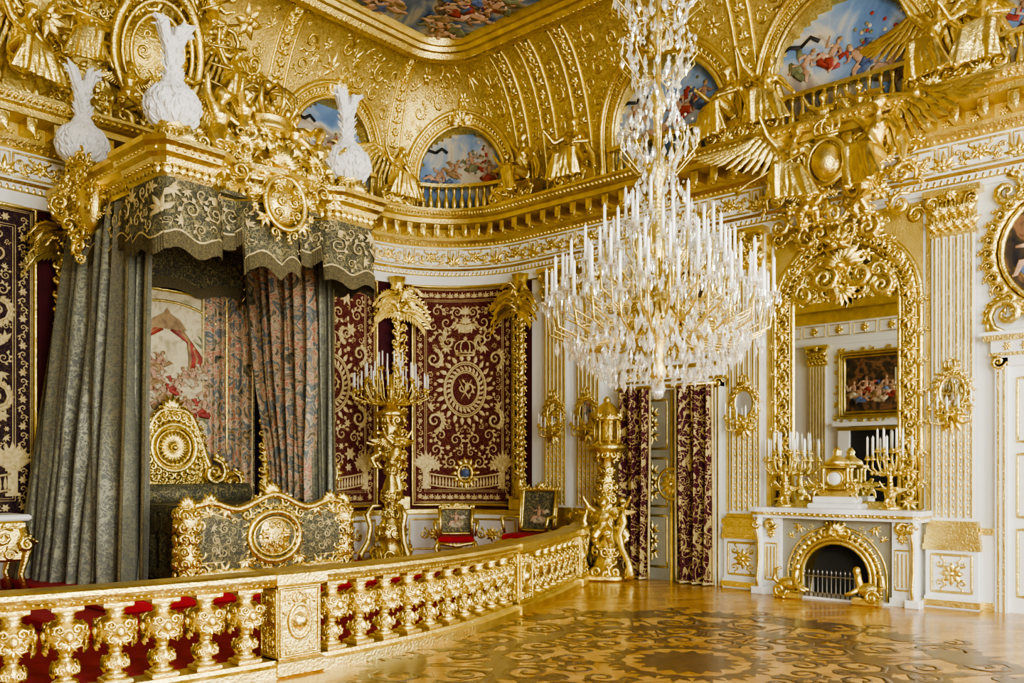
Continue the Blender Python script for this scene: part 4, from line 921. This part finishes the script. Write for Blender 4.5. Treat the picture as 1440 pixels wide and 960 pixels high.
tt_=lambda u: zc+math.sqrt(max(0,Ra*Ra-u*u)) if abs(u)<Ra else 0
for i in range(24):
    u0=-.74+1.48*i/24; u1=-.74+1.48*(i+1)/24
    mb.add([(u0,tt_(u0),.34),(u1,tt_(u1),.34),(u1,1.05,.34),(u0,1.05,.34)],[(0,1,2,3)],DOORP,False,g)
    mb.add([(u0,tt_(u0),.34),(u1,tt_(u1),.34),(u1,tt_(u1),.0),(u0,tt_(u0),.0)],[(0,1,2,3)],GOLDD,False,g)
arch=lambda r:[(-r,.02),(-r,.15)]+[(-r*cos(pi*i/20),zc+r*sin(pi*i/20)) for i in range(21)]+[(r,.15),(r,.02)]
for r,w in ((.45,.03),(.51,.035),(.58,.03),(.66,.02)): mb.line(g,arch(r),w,GOLD,6,1,.34)
for i in range(20): a=pi*(i+.5)/20; mb.leaf(g,-.53*cos(a),zc+.53*sin(a),pi-a,.1,.035,.04,GOLD,.36,curl=0)
B(-.44,.44,0,.76,.005,.02,BLACK); B(-.72,.72,.0,.03,.0,.5,MARBLE)
fill(mb,g,lambda u,v:.3<u<.7 and v>.78 and v<1.0,(.2,.7,.7,1.0),.08,.03,300,5,GOLD,.15,mirror=0,n0=.34)
mb.palmette(g,0,.86,pi/2,.2,.08,GOLD,9,n0=.36)
for h in (-1,1): mb.scroll(g,h*.14,.9,.1,pi/2,h,.03,GOLD,n0=.36)
def shelf(z0,z1,o,m):
    N_=24; vs=[];
    for i in range(N_+1):
        u=-1.12+2.24*i/N_; d=.50+o+.07*math.exp(-(u/.35)**2)+.05*math.exp(-((abs(u)-1.0)/.15)**2)
        for zz in (z0,z1): vs+=[(u*(1+o*.3),zz,0),(u*(1+o*.3),zz,d)]
    fs=[]
    for i in range(N_): a=4*i; fs+=[(a,a+4,a+5,a+1),(a+2,a+3,a+7,a+6),(a+1,a+5,a+7,a+3)]
    fs+=[(0,1,3,2),(4*N_,4*N_+2,4*N_+3,4*N_+1)]
    mb.add(vs,fs,m,False,g)
shelf(1.06,1.1,-.03,WHITE); shelf(1.1,1.14,0,GOLD); shelf(1.14,1.2,.03,MARBLE)
for i in range(26): u=-1.05+2.1*i/25; mb.ball(g,u,1.12,.03,.03,GOLD,.5+.07*math.exp(-(u/.35)**2))
for h in (-1,1):
    P=FM@Matrix.Translation((h*.52,-.66,0))
    mb.bevbox(-.17,.17,-.08,.08,.0,.1,GOLD,.02,M=P); mb.ell((0,0,.2),(.15,.07,.09),GOLD,M=P); mb.tube([tuple(P@Vector(p)) for p in ((h*-.08,0,.2),(h*-.11,0,.32),(h*-.12,-.01,.4))],[.06,.045,.045],GOLD,8); mb.ell((h*-.13,-.01,.43),(.05,.05,.06),GOLD,M=P)
    for q in (-.06,.06): mb.tube([tuple(P@Vector(p)) for p in ((h*-.1,q,.2),(h*-.2,q,.14),(h*-.26,q,.12))],[.035,.03,.02],GOLD,6)
    mb.tube([tuple(P@Vector(p)) for p in ((h*.12,0,.2),(h*.2,0,.25),(h*.18,0,.38),(h*.1,0,.4))],[.04,.03,.025,.02],GOLD,6); gg=fm(P@Matrix.Translation((0,-.08,0))); mb.scroll(gg,h*.08,.12,.1,0,h,.025,GOLD)
for i in range(13): u=-.36+.06*i; mb.lathe([(.008,.03),(.012,.1),(.008,.2),(.008,.34),(.016,.36),(.003,.4)],IRON,6,M=FM@Matrix.Translation((u,-.5,0)))
for z in (.08,.3): B(-.38,.38,z,z+.015,.49,.51,IRON)
mb.obj('marble_fireplace')
mb=MB([MIRR,GOLD,GOLDD,GOLDP,WHITE])
ga=.72; zt=3.95
vs=[(0,2.5,.06)]+[(-ga,1.3,.06),(ga,1.3,.06),(ga,zt,.06)]+[(ga*cos(pi*i/20),zt+.72*sin(pi*i/20),.06) for i in range(1,20)]+[(-ga,zt,.06)]
mb.add(vs,[(0,i,i+1) for i in range(1,len(vs)-1)]+[(0,len(vs)-1,1)],MIRR,False,g)
oa=1.0
mb.add([(-oa,1.2,.03),(oa,1.2,.03),(oa,5.15,.03),(-oa,5.15,.03)],[(0,1,2,3)],GOLDP,False,g)
def aout(r,k=1): return [(-r,1.22),(-r,2.2),(-r,3.2),(-r,zt)]+[(-r*cos(pi*i/24),zt+r*k*sin(pi*i/24)) for i in range(1,24)]+[(r,zt),(r,3.2),(r,2.2),(r,1.22)]
for r,w in ((.72,.03),(.77,.015),(.92,.02),(.98,.04)): mb.line(g,aout(r),w,GOLD,7,1,.05)
for h in (-1,1):
    for k in range(30):
        z=1.32+k*.098; mb.scroll(g,h*.85,z,.075,(k%2)*pi,h*(1 if k%2 else -1),.02,GOLD,1.3,leaves=5,n0=.07)
        if k%4==0: mb.palmette(g,h*.85,z,-pi/2,.16,.06,GOLD,5,n0=.1)
        if k%4==2: mb.scroll(g,h*.99,z,.07,0,h,.022,GOLD,1.3,leaves=5,n0=.07)
for i in range(30):
    a=pi*(i+.5)/30; mb.scroll(g,-.86*cos(a),zt+.86*sin(a),.09,a,1 if a<pi/2 else -1,.025,GOLD,1.3,leaves=5,n0=.08)
cr_=lambda u,v:u>0 and u<.9 and zt+.30-.36*sin(min(1,u/.62)*pi)*.9+.02<v<zt+math.sqrt(max(0,.95**2-u*u))*1.0+.12
fill(mb,g,cr_,(0,.9,zt-.25,zt+1.1),.14,.035,3500,15,GOLD,.2,mirror=0,n0=.08,leaves=5)
for h in (-1,1):
    mb.scroll(g,h*.24,zt+.36,.22,pi/2,h,.045,GOLD,1.5,leaves=7,n0=.12); mb.scroll(g,h*.52,zt+.18,.16,pi/2,-h,.035,GOLD,1.5,leaves=7,n0=.12)
    mb.scroll(g,h*.92,4.98,.12,0,h,.03,GOLD,n0=.04)
mb.palmette(g,0,zt+.22,-pi/2,.25,.08,GOLD,9,n0=.12); mb.palmette(g,0,zt+.5,pi/2,.4,.1,GOLD,9,n0=.14)
mb.obj('overmantel_mirror')
mb=MB([GOLD,GOLDD])
def extr(x,y,z,s,r,me): fig_at(mb,me,FM@place(x,y,z,r,s))
mb.ell((0,-.62,5.72),(.20,.2,.24),GOLD,16,12,M=FM)
gg=fm(FM@place(0,-.55,0))
mb.oval(gg,0,5.72,.25,.29,.035,GOLD,n0=.1); mb.crown(gg,0,6.05,.30,.022,GOLD,.1)
extr(-.58,-.55,5.45,1.3,20,F_WING); extr(.58,-.55,5.45,1.4,-20,F_WING); extr(-.15,-.4,6.1,.75,0,F_PUT); extr(.35,-.45,6.2,.6,-20,F_PUT); extr(-.35,-.45,5.0,.8,30,F_PUT); extr(.4,-.45,5.0,.8,-30,F_PUT)
fill(mb,gg,lambda u,v:((u)/.8)**2+((v-5.35)/.6)**2<1 and (u/.27)**2+((v-5.72)/.3)**2>1,(0,1,4.7,6.3),.16,.045,3000,51,GOLD,.22,mirror=0,leaves=6,n0=-.15)
fill(mb,fm(FM@place(0,-.28,0)),lambda u,v:((u)/1.15)**2+((v-5.5)/.85)**2<1,(0,1.15,4.6,6.4),.2,.05,3000,52,GOLD,.22,mirror=0,leaves=6)
for P_ in (((.1,-.7,6.5),(.9,-.8,6.3),(1.1,-.8,6.25),(1.18,-.8,6.23)),((-.3,-.7,5.9),(-1.0,-.85,5.6),(-1.1,-.85,5.55),(-1.18,-.85,5.51))): mb.tube([tuple(FM@Vector(p)) for p in P_],[.010,.014,.025,.06],GOLD,8)
for k in range(20):
    a=math.radians(5+170*k/19); mb.tube([tuple(FM@Vector((.2*cos(a),-.4,5.85+.2*sin(a)))),tuple(FM@Vector((.95*cos(a),-.45,5.85+.8*sin(a))))],[.014,.004],GOLD,5)
mb.obj('gilded_winged_figure_group')
mb=MB([GOLD,MARBLE,GOLDD,WHITE]); M=FM@Matrix.Translation((0,-.3,1.2))
mb.bevbox(-.34,.34,-.16,.16,0,.07,MARBLE,.015,M=M); mb.bevbox(-.28,.28,-.13,.13,.07,.16,MARBLE,.015,M=M); 
mb.bevbox(-.2,.2,-.11,.11,.16,.24,GOLD,.02,M=M)
for h in (-1,1):
    for y in (-.07,.07): mb.lathe([(.03,.24),(.022,.3),(.022,.5),(.035,.54)],GOLD,8,M=M@Matrix.Translation((h*.16,y,0)))
mb.bevbox(-.12,.12,-.07,.07,.24,.54,GOLDD,.02,M=M); mb.bevbox(-.21,.21,-.11,.11,.54,.58,GOLD,.01,M=M)
gg=fm(M@Matrix.Translation((0,-.08,0))); mb.ball(gg,0,.4,.09,.03,WHITE); mb.oval(gg,0,.4,.1,.1,.018,GOLD,20)
mb.lathe([(.17,.58),(.15,.64),(.08,.68),(.05,.72),(.06,.76),(.02,.82)],GOLD,12,M=M)
for h in (-1,1): fig_at(mb,F_PUT,M@place(h*.26,-.05,.14,h*-20,.32)); mb.scroll(gg,h*.2,.3,.07,0,h,.015,GOLD)
mb.obj('mantel_clock')
for u in (-.72,.68):
    mb=MB([GOLD,WAX,GOLDD]); M=FM@Matrix.Translation((u,-.3,1.2))
    mb.lathe([(.13,0),(.14,.03),(.08,.06),(.04,.1),(.07,.16),(.08,.22),(.04,.3),(.03,.4),(.05,.45),(.02,.6)],GOLD,12,M=M)
    fig_at(mb,F_PUT,M@place(.03,-.08,.05,0,.38)); candelabra(mb,M,((9,.27,.66,0),(6,.15,.76,.3)),.5); mb.obj('candelabrum')
def sconce(V,z):
    mb=MB([GOLD,MIRR,WAX,GOLDD]); M=FM@Matrix.Translation((FV-V,-.13,z)); f=fm(M)
    mb.add([(.13*cos(2*pi*i/20),.18*sin(2*pi*i/20)+.08,.02) for i in range(20)],[tuple(range(20))],MIRR,False,f)
    mb.oval(f,0,.08,.15,.2,.03,GOLD,24); mb.oval(f,0,.08,.2,.26,.02,GOLD,24)
    for i in range(16): a=2*pi*i/16; mb.scroll(f,.2*cos(a),.08+.26*sin(a),.06,a,1 if cos(a)>0 else -1,.018,GOLD,1.3,leaves=4,N=9)
    mb.crown(f,0,.36,.16,.014,GOLD,.02); mb.palmette(f,0,-.2,-pi/2,.25,.06,GOLD,7)
    for k,(x,y,zz) in enumerate(((-.24,.12,-.12),(-.12,.2,-.18),(0,.24,-.2),(.12,.2,-.18),(.24,.12,-.12))):
        mb.tube([tuple(M@Vector(p)) for p in ((0,-.02,-.2),(x*.5,-y*.6,-.32),(x*.95,-y,-.3),(x,-y,zz-.03))],[.016,.014,.012,.01],GOLD,6); candle(mb,x,-y,zz,.17,.012,M=M)
    mb.obj('sconce_candelabrum')
for V in (9.4,8.7,5.87,3.08): sconce(V,2.6)
def door(name,V,w,h,pm=WHITE):
    mb=MB([WHITE,GOLD,BLACK]); f=wf(V)
    def B(u0,u1,v0,v1,n0,n1,m): mb.box(u0,u1,v0,v1,n0,n1,m,fn=f)
    B(-w/2,w/2,0,h,.02,.05,pm)
    for sd in (-1,1):
        c=sd*w/4
        for v0,v1 in ((.2,1.0),(1.15,1.9),(2.05,h-.15)):
            mb.rect(f,c-w*.19,c+w*.19,v0,v1,.02,GOLD,.05); mb.rosette(f,c,(v0+v1)/2,.13,.03,GOLD,n0=.05)
            for q in (-1,1): mb.palmette(f,c,(v0+v1)/2+q*.14,q*pi/2,.18,.03,GOLD,5,n0=.05)
        a,b_=sorted((sd*w/2,sd*(w/2+.14))); B(a,b_,0,h+.1,0,.12,WHITE); B(a+.03,a+.05,0,h,.12,.135,GOLD); B(b_-.05,b_-.03,0,h,.12,.135,GOLD)
    B(-.02,.02,0,h,.05,.07,GOLD); mb.oval(f,0,1.5,.24,.24,.025,GOLD,24,n0=.06); mb.rosette(f,0,1.5,.2,.05,GOLD,10,n0=.06)
    B(-w/2-.14,w/2+.14,h,h+.12,0,.12,WHITE); B(-w/2-.2,w/2+.2,h+.12,h+.16,0,.16,GOLD); B(-w/2-.18,w/2+.18,h+.16,h+.30,0,.14,WHITE); B(-w/2-.25,w/2+.25,h+.30,h+.36,0,.22,GOLD); B(-w/2-.28,w/2+.28,h+.36,h+.40,0,.26,WHITE)
    for k in range(9): mb.rosette(f,-w/2+w*k/8,h+.23,.06,.03,GOLD,6,n0=.14)
    for sd in (-1,1): mb.scroll(f,sd*(w/2+.1),h+.05,.09,0,sd,.025,GOLD,n0=.12)
    mb.obj(name)
door('door_1',7.12,1.45,2.96,DOORP); door('door_2',1.72,1.5,2.96)
def dcur(V0,V1,seed):
    curtain('door_curtain',[(UW-.26,V0),(UW-.26,V1)],[(UW-.26,V0+.0),(UW-.26,V1)],2.98,.03,3,.05,DOORC,edge=THREAD,seed=seed,nu=60)
dcur(7.98,7.42,11); dcur(6.95,6.32,12)
mb=MB([GOLD]); mb.tube([(UW-.26,8.05,3.0),(UW-.26,6.25,3.0)],.03,GOLD,8); mb.obj('curtain_rod')
def overdoor(V,z,rx,ry):
    mb=MB([DARKP,GOLD]); f=wf(V); N_=32
    mb.add([(rx*.8*cos(2*pi*i/N_),z+ry*.8*sin(2*pi*i/N_),.06) for i in range(N_)],[tuple(range(N_))],DARKP,False,f)
    pfig(mb,f,.05,z-.05,.9*ry,0,RED,5,n0=.065); pfig(mb,f,-.38,z-.1,.8*ry,.1,OCH,6,n0=.065); pfig(mb,f,-.3,z-.3,.7*ry,.2,BLUE,7,n0=.068)
    for k,r_ in ((.82,.04),(.92,.05),(1.02,.03)): mb.oval(f,0,z,rx*k,ry*k,r_,GOLD,n0=.05,flat=1,seg=6)
    for i in range(34): a=2*pi*i/34; mb.scroll(f,rx*.97*cos(a),z+ry*.97*sin(a),.10,a,1 if cos(a)>0 else -1,.028,GOLD,1.3,leaves=5,n0=.08)
    mb.palmette(f,0,z+ry,pi/2,.35,.1,GOLD,9,n0=.05)
    for sd in (-1,1): mb.scroll(f,sd*rx*.75,z-ry*.85,.24,-pi/2,sd,.05,GOLD,n0=.05,leaves=7); mb.scroll(f,sd*rx*.75,z+ry*.85,.2,pi/2,sd,.045,GOLD,n0=.05,leaves=7)
    mb.obj('overdoor_painting')
overdoor(1.80,4.32,.92,.86); overdoor(7.12,4.25,.75,.75)
mb=MB([GOLD]); 
for V0,V1 in ((5.58,5.50),(3.42,3.37),(6.18,6.22)): mb.box(UW-.02,UW,V0,V1,1.1,5.1,GOLD)
mb.obj('trim_3')
# ---------------------------------------------------------------- opposite wall (seen in mirror)
gW=lambda V:(lambda u,v,n:(-.5+n,V+u,v))
for V in (2.6,5.2,6.6,9.8,11.2):
    mb=MB([WHITE,GOLD]); pilaster(mb,gW(V)); mb.obj('pilaster')
mb=MB([WHITE,GOLD,GOLDP]); fW=gW(0)
mb.box(-3.9,12.1,5.2,5.4,0,.1,WHITE,fn=fW); mb.box(-3.9,12.1,5.4,5.8,0,.05,WHITE,fn=fW); mb.box(-3.9,12.1,5.8,6.1,0,.2,GOLD,fn=fW); mb.box(-3.9,12.1,6.1,6.35,0,.5,GOLD,fn=fW); mb.box(-3.9,12.1,6.35,8.9,0,.1,GOLDP,fn=fW)
for k in range(20): mb.rosette(fW,-2+k*.7,5.6,.13,.04,GOLD,8,n0=.05); mb.rect(fW,-2+k*.7-.3,-2+k*.7+.3,5.45,5.75,.014,GOLD,.05)
fill(mb,fW,lambda u,v:7.0<u<9.4 and 3.0<v<5.1 and not(7.2<u<9.2 and 3.2<v<4.9),(7,9.4,3,5.1),.14,.04,1500,4,GOLD,.2)
mb.obj('trim_4')
mb=MB([DARKP,GOLD]); f=gW(8.2)
mb.box(-.85,.85,3.3,4.8,.02,.06,DARKP,fn=f)
for k in range(8): pfig(mb,f,-.6+.17*k,3.75+.12*(k%3),.6,0,(OCH,RED,BLUE,CREAM)[k%4],8+k,n0=.07+.002*k)
for e in (0,.08,.14): mb.rect(f,-.85-e,.85+e,3.3-e,4.8+e,.04,GOLD,.05,1)
mb.obj('framed_painting')
mb=MB([WHITE,GOLD,BLACK]); mb.box(-1.1,1.1,2.92,3.02,0,.3,WHITE,fn=f); mb.box(-1.0,-.7,0,2.92,0,.15,WHITE,fn=f); mb.box(.7,1.0,0,2.92,0,.15,WHITE,fn=f); mb.box(-.7,.7,0,2.92,0,.03,BLACK,fn=f); mb.box(-1.0,1.0,2.8,2.9,.15,.2,GOLD,fn=f); mb.obj('door_3')
# ================================================================ CHANDELIER
CH=MB([GOLD,CRY,WAX,GOLDD]); cx,cy=6.89,4.29; M=Matrix.Translation((cx,cy,0)); rg=random.Random(2)
def pend(x,y,z,l,w):
    a=rg.uniform(0,pi); vs=[(x,y,z)]
    for k in range(5): b=a+2*pi*k/5; vs.append((x+w*cos(b),y+w*sin(b),z-l*.6))
    vs.append((x,y,z-l)); fs=[(0,1+k,1+(k+1)%5) for k in range(5)]+[(6,1+(k+1)%5,1+k) for k in range(5)]
    CH.add(vs,fs,CRY,False)
def bead(x,y,z,r):
    CH.add([(x,y,z+r),(x+r,y,z),(x,y+r,z),(x-r,y,z),(x,y-r,z),(x,y,z-r)],[(0,1,2),(0,2,3),(0,3,4),(0,4,1),(5,2,1),(5,3,2),(5,4,3),(5,1,4)],CRY,False)
CH.lathe([(.02,8.9),(.02,6.6),(.05,6.5),(.02,6.4),(.02,5.9),(.06,5.8),(.03,5.6),(.03,5.2),(.09,5.05),(.04,4.9),(.03,4.6),(.10,4.45),(.05,4.3),(.04,4.0),(.12,3.8),(.08,3.6),(.05,3.4),(.16,3.2),(.2,3.05),(.08,2.9),(.05,2.7),(.09,2.6),(.02,2.48)],GOLD,14,M=M)
CH.lathe([(.2,8.97),(.18,8.9),(.05,8.8),(.03,8.7)],GOLD,14,M=M)
tiers=[(26,.98,3.20,0),(22,.84,3.36,.1),(18,.66,3.54,.05),(14,.48,3.74,.2),(9,.28,3.94,0)]
for n,r,z,ph in tiers:
    for k in range(n):
        a=2*pi*k/n+ph; r2=r*(1+.04*(k%2)); zz=z+.08*(k%2); zb=z-.12
        pts=[(.12,zb),(r*.35,zb-.2),(r*.7,zb-.24),(r2*.97,zb-.12),(r2,zz-.03)]
        CH.tube([(cx+q*cos(a),cy+q*sin(a),w_) for q,w_ in pts],[.011,.012,.012,.011,.009],GOLD,5)
        sa_=[(cx+r*(.72+.09*cos(t))*cos(a),cy+r*(.72+.09*cos(t))*sin(a),zb-.15+.07*sin(t)) for t in [i*.8 for i in range(8)]]
        CH.tube(sa_,.008,GOLD,4)
        x,y=r2*cos(a),r2*sin(a)
        CH.lathe([(.012,zz-.05),(.055,zz-.03),(.06,zz-.02),(.02,zz-.01),(.022,zz+.04)],CRY,8,M=M@Matrix.Translation((x,y,0)),smooth=False)
        CH.lathe([(.0145,zz+.02),(.014,zz+.28),(.004,zz+.29),(.003,zz+.305)],WAX,7,M=M@Matrix.Translation((x,y,0)))
        for q in range(6): b=2*pi*q/6; pend(cx+x+.055*cos(b),cy+y+.055*sin(b),zz-.03,rg.uniform(.07,.12),.012)
        for q in (.5,.75,.95): pend(cx+r*q*cos(a),cy+r*q*sin(a),zb-.2,rg.uniform(.10,.17),.022)
        for q in range(5): f_=q/4; bead(cx+r*(.3+.7*f_)*cos(a+.1),cy+r*(.3+.7*f_)*sin(a+.1),zb-.12-.12*sin(pi*f_),.012)
for ring in range(12):
    f_=ring/11; z=2.98-.44*f_; r=.78*math.sqrt(max(0,1-f_**1.5))+.05; n=int(8+r*34)
    for k in range(n):
        a=2*pi*k/n+ring; pend(cx+r*cos(a),cy+r*sin(a),z+rg.uniform(-.04,.04),rg.uniform(.08,.15),rg.uniform(.014,.028))
CH.ell((cx,cy,2.42),(.06,.06,.07),CRY,8,6)
def prof_r(z):
    pts=[(4.2,.30),(4.45,.14),(4.62,.18),(4.78,.34),(4.86,.32),(5.05,.16),(5.3,.20),(5.5,.30),(5.62,.34),(5.75,.22),(5.95,.30),(6.15,.42),(6.3,.38),(6.45,.12),(6.6,.05)]
    for i in range(len(pts)-1):
        if pts[i][0]<=z<=pts[i+1][0]: t=(z-pts[i][0])/(pts[i+1][0]-pts[i][0]); return pts[i][1]*(1-t)+pts[i+1][1]*t
    return .05
z=4.2
while z<6.6:
    r=prof_r(z); n=int(6+r*34)
    for k in range(n):
        a=2*pi*k/n+z*7; r3=r*rg.uniform(.8,1.08)
        if rg.random()<.75: pend(cx+r3*cos(a),cy+r3*sin(a),z,rg.uniform(.06,.15),rg.uniform(.012,.028))
        else: bead(cx+r3*cos(a),cy+r3*sin(a),z,.016)
    z+=.06
for zt_,r in ((4.72,.36),(5.55,.36),(6.1,.44)):
    for k in range(10):
        a=2*pi*k/10; CH.tube([(cx+q*cos(a),cy+q*sin(a),w_) for q,w_ in ((.03,zt_-.25),(r*.5,zt_-.3),(r,zt_-.1),(r*.9,zt_+.08),(r*.7,zt_+.05))],.008,GOLD,5)
        CH.ell((cx+r*.95*cos(a),cy+r*.95*sin(a),zt_+.04),(.02,.02,.035),CRY,6,5)
for k in range(16):
    a=2*pi*k/16
    for q in range(16):
        f_=q/15; r=.14+(.7-.14)*f_**2; z=4.45-.75*f_**.6; bead(cx+r*cos(a),cy+r*sin(a),z,.014)
CH.obj('crystal_chandelier')
# ================================================================ chairs, table
def chair(x,y,rz,z0,sc=1,hb_=.62):
    mb=MB([GOLD,BROC,CARPET]); M=place(x,y,z0,rz,sc)
    mb.bevbox(-.3,.3,-.28,.26,.38,.48,CARPET,.03,M=M); g=fm(M@Matrix.Translation((0,-.28,0)))
    mb.line(g,[(-.32,.38),(-.1,.35),(0,.33),(.1,.35),(.32,.38)],.03,GOLD); mb.palmette(g,0,.37,-pi/2,.09,.03,GOLD)
    for h in (-1,1):
        mb.tube([tuple(M@Vector(p)) for p in ((h*.3,-.27,.4),(h*.34,-.3,.3),(h*.29,-.27,.14),(h*.32,-.3,0.02))],[.04,.035,.022,.03],GOLD,8)
        mb.tube([tuple(M@Vector(p)) for p in ((h*.29,.25,.4),(h*.29,.28,.2),(h*.3,.33,0.02))],[.035,.025,.025],GOLD,8)
        mb.tube([tuple(M@Vector(p)) for p in ((h*.28,.25,.42),(h*.27,.27,.7),(h*.29,.33,.42+hb_))],[.03,.03,.035],GOLD,8)
        mb.tube([tuple(M@Vector(p)) for p in ((h*.29,.26,.7),(h*.36,.05,.72),(h*.36,-.16,.7),(h*.32,-.14,.48))],[.025,.03,.035,.02],GOLD,8)
    g=fm(M@Matrix.Translation((0,.25,0))@Matrix.Rotation(math.radians(-8),4,'X'))
    mb.box(-.26,.26,.52,.42+hb_,-.04,.0,BROC,fn=g); mb.rect(g,-.27,.27,.5,.42+hb_,.03,GOLD,0,1)
    for k in range(7): mb.scroll(g,-.27+.09*k,.44+hb_,.05,pi/2,1 if k%2 else -1,.016,GOLD,leaves=3)
    mb.palmette(g,0,.44+hb_,pi/2,.12,.04,GOLD,7); pfig(mb,g,0,.72,.36,0,CREAM,3,n0=.01); mb.box(-.26,.26,.5,.42+hb_,-.06,-.05,GOLD,fn=g)
    mb.obj('gilded_armchair')
chair(10.55,10.55,-45,.12,1.0,.52); chair(11.05,9.35,-75,.12,1.15,.68)
mb=MB([GOLD,WHITE,GOLDD]); M=place(3.58,11.4,.24)
mb.bevbox(-.42,.42,-.35,.3,.88,.95,WHITE,.02,M=M); mb.bevbox(-.37,.37,-.3,.28,.4,.88,GOLD,.03,M=M); g=fm(M@Matrix.Translation((0,-.31,0)))
fill(mb,g,lambda u,v:0<u<.36 and .42<v<.86,(0,.36,.4,.88),.13,.04,500,3,GOLD,.18,mirror=0,leaves=4)
for h in (-1,1):
    for y in (-.28,.22): mb.tube([tuple(M@Vector(p)) for p in ((h*.35,y,.8),(h*.40,y-.03,.55),(h*.33,y,.25),(h*.38,y-.03,.02))],[.06,.06,.035,.045],GOLD,8); mb.scroll(fm(M@Matrix.Translation((h*.37,y-.06,0))),0,.6,.1,0,h,.03,GOLD)
mb.obj('gilded_commode')
# ================================================================ light & camera
def area(name,loc,rot,sx,sy,p,c=(1,1,1)):
    d=bpy.data.lights.new(name,'AREA'); d.shape='RECTANGLE'; d.size=sx; d.size_y=sy; d.energy=p; d.color=c
    o=bpy.data.objects.new(name,d); bpy.context.scene.collection.objects.link(o); o.location=loc; o.rotation_euler=[math.radians(a) for a in rot]; return o
for i,(a,b_) in enumerate(wins): area('window_daylight',((a+b_)/2,-3.85,2.9),(90,0,0),1.7,4.6,560,(1,1,.97))
area('added_fill',(1.2,-2.2,5.0),(70,0,-35),2.5,2.2,520,(1,.99,.94))  # added fill behind the camera, brightens the bed side; not a lamp of the room
area('added_upward_fill',(4.0,-1.0,2.6),(140,0,-30),3,3,220,(1,.99,.93))  # added out-of-view fill aimed upward to brighten cove and statues; no real fixture
w=bpy.data.worlds.new('World'); bpy.context.scene.world=w; w.use_nodes=True; w.node_tree.nodes['Background'].inputs[0].default_value=(.9,.95,1,1); w.node_tree.nodes['Background'].inputs[1].default_value=1.5
try: bpy.context.scene.view_settings.look='AgX - Medium High Contrast'
except Exception as e: print(e)
cd=bpy.data.cameras.new('camera'); co=bpy.data.objects.new('camera',cd); bpy.context.scene.collection.objects.link(co)
co.location=(0,0,1.7); co.rotation_euler=(pi/2,0,-math.atan2(.751,.661)); cd.lens=30.8; cd.sensor_width=36; cd.shift_y=(662-480)/1440; cd.clip_start=.05
bpy.context.scene.camera=co
print('faces',sum(len(m.polygons) for m in bpy.data.meshes))
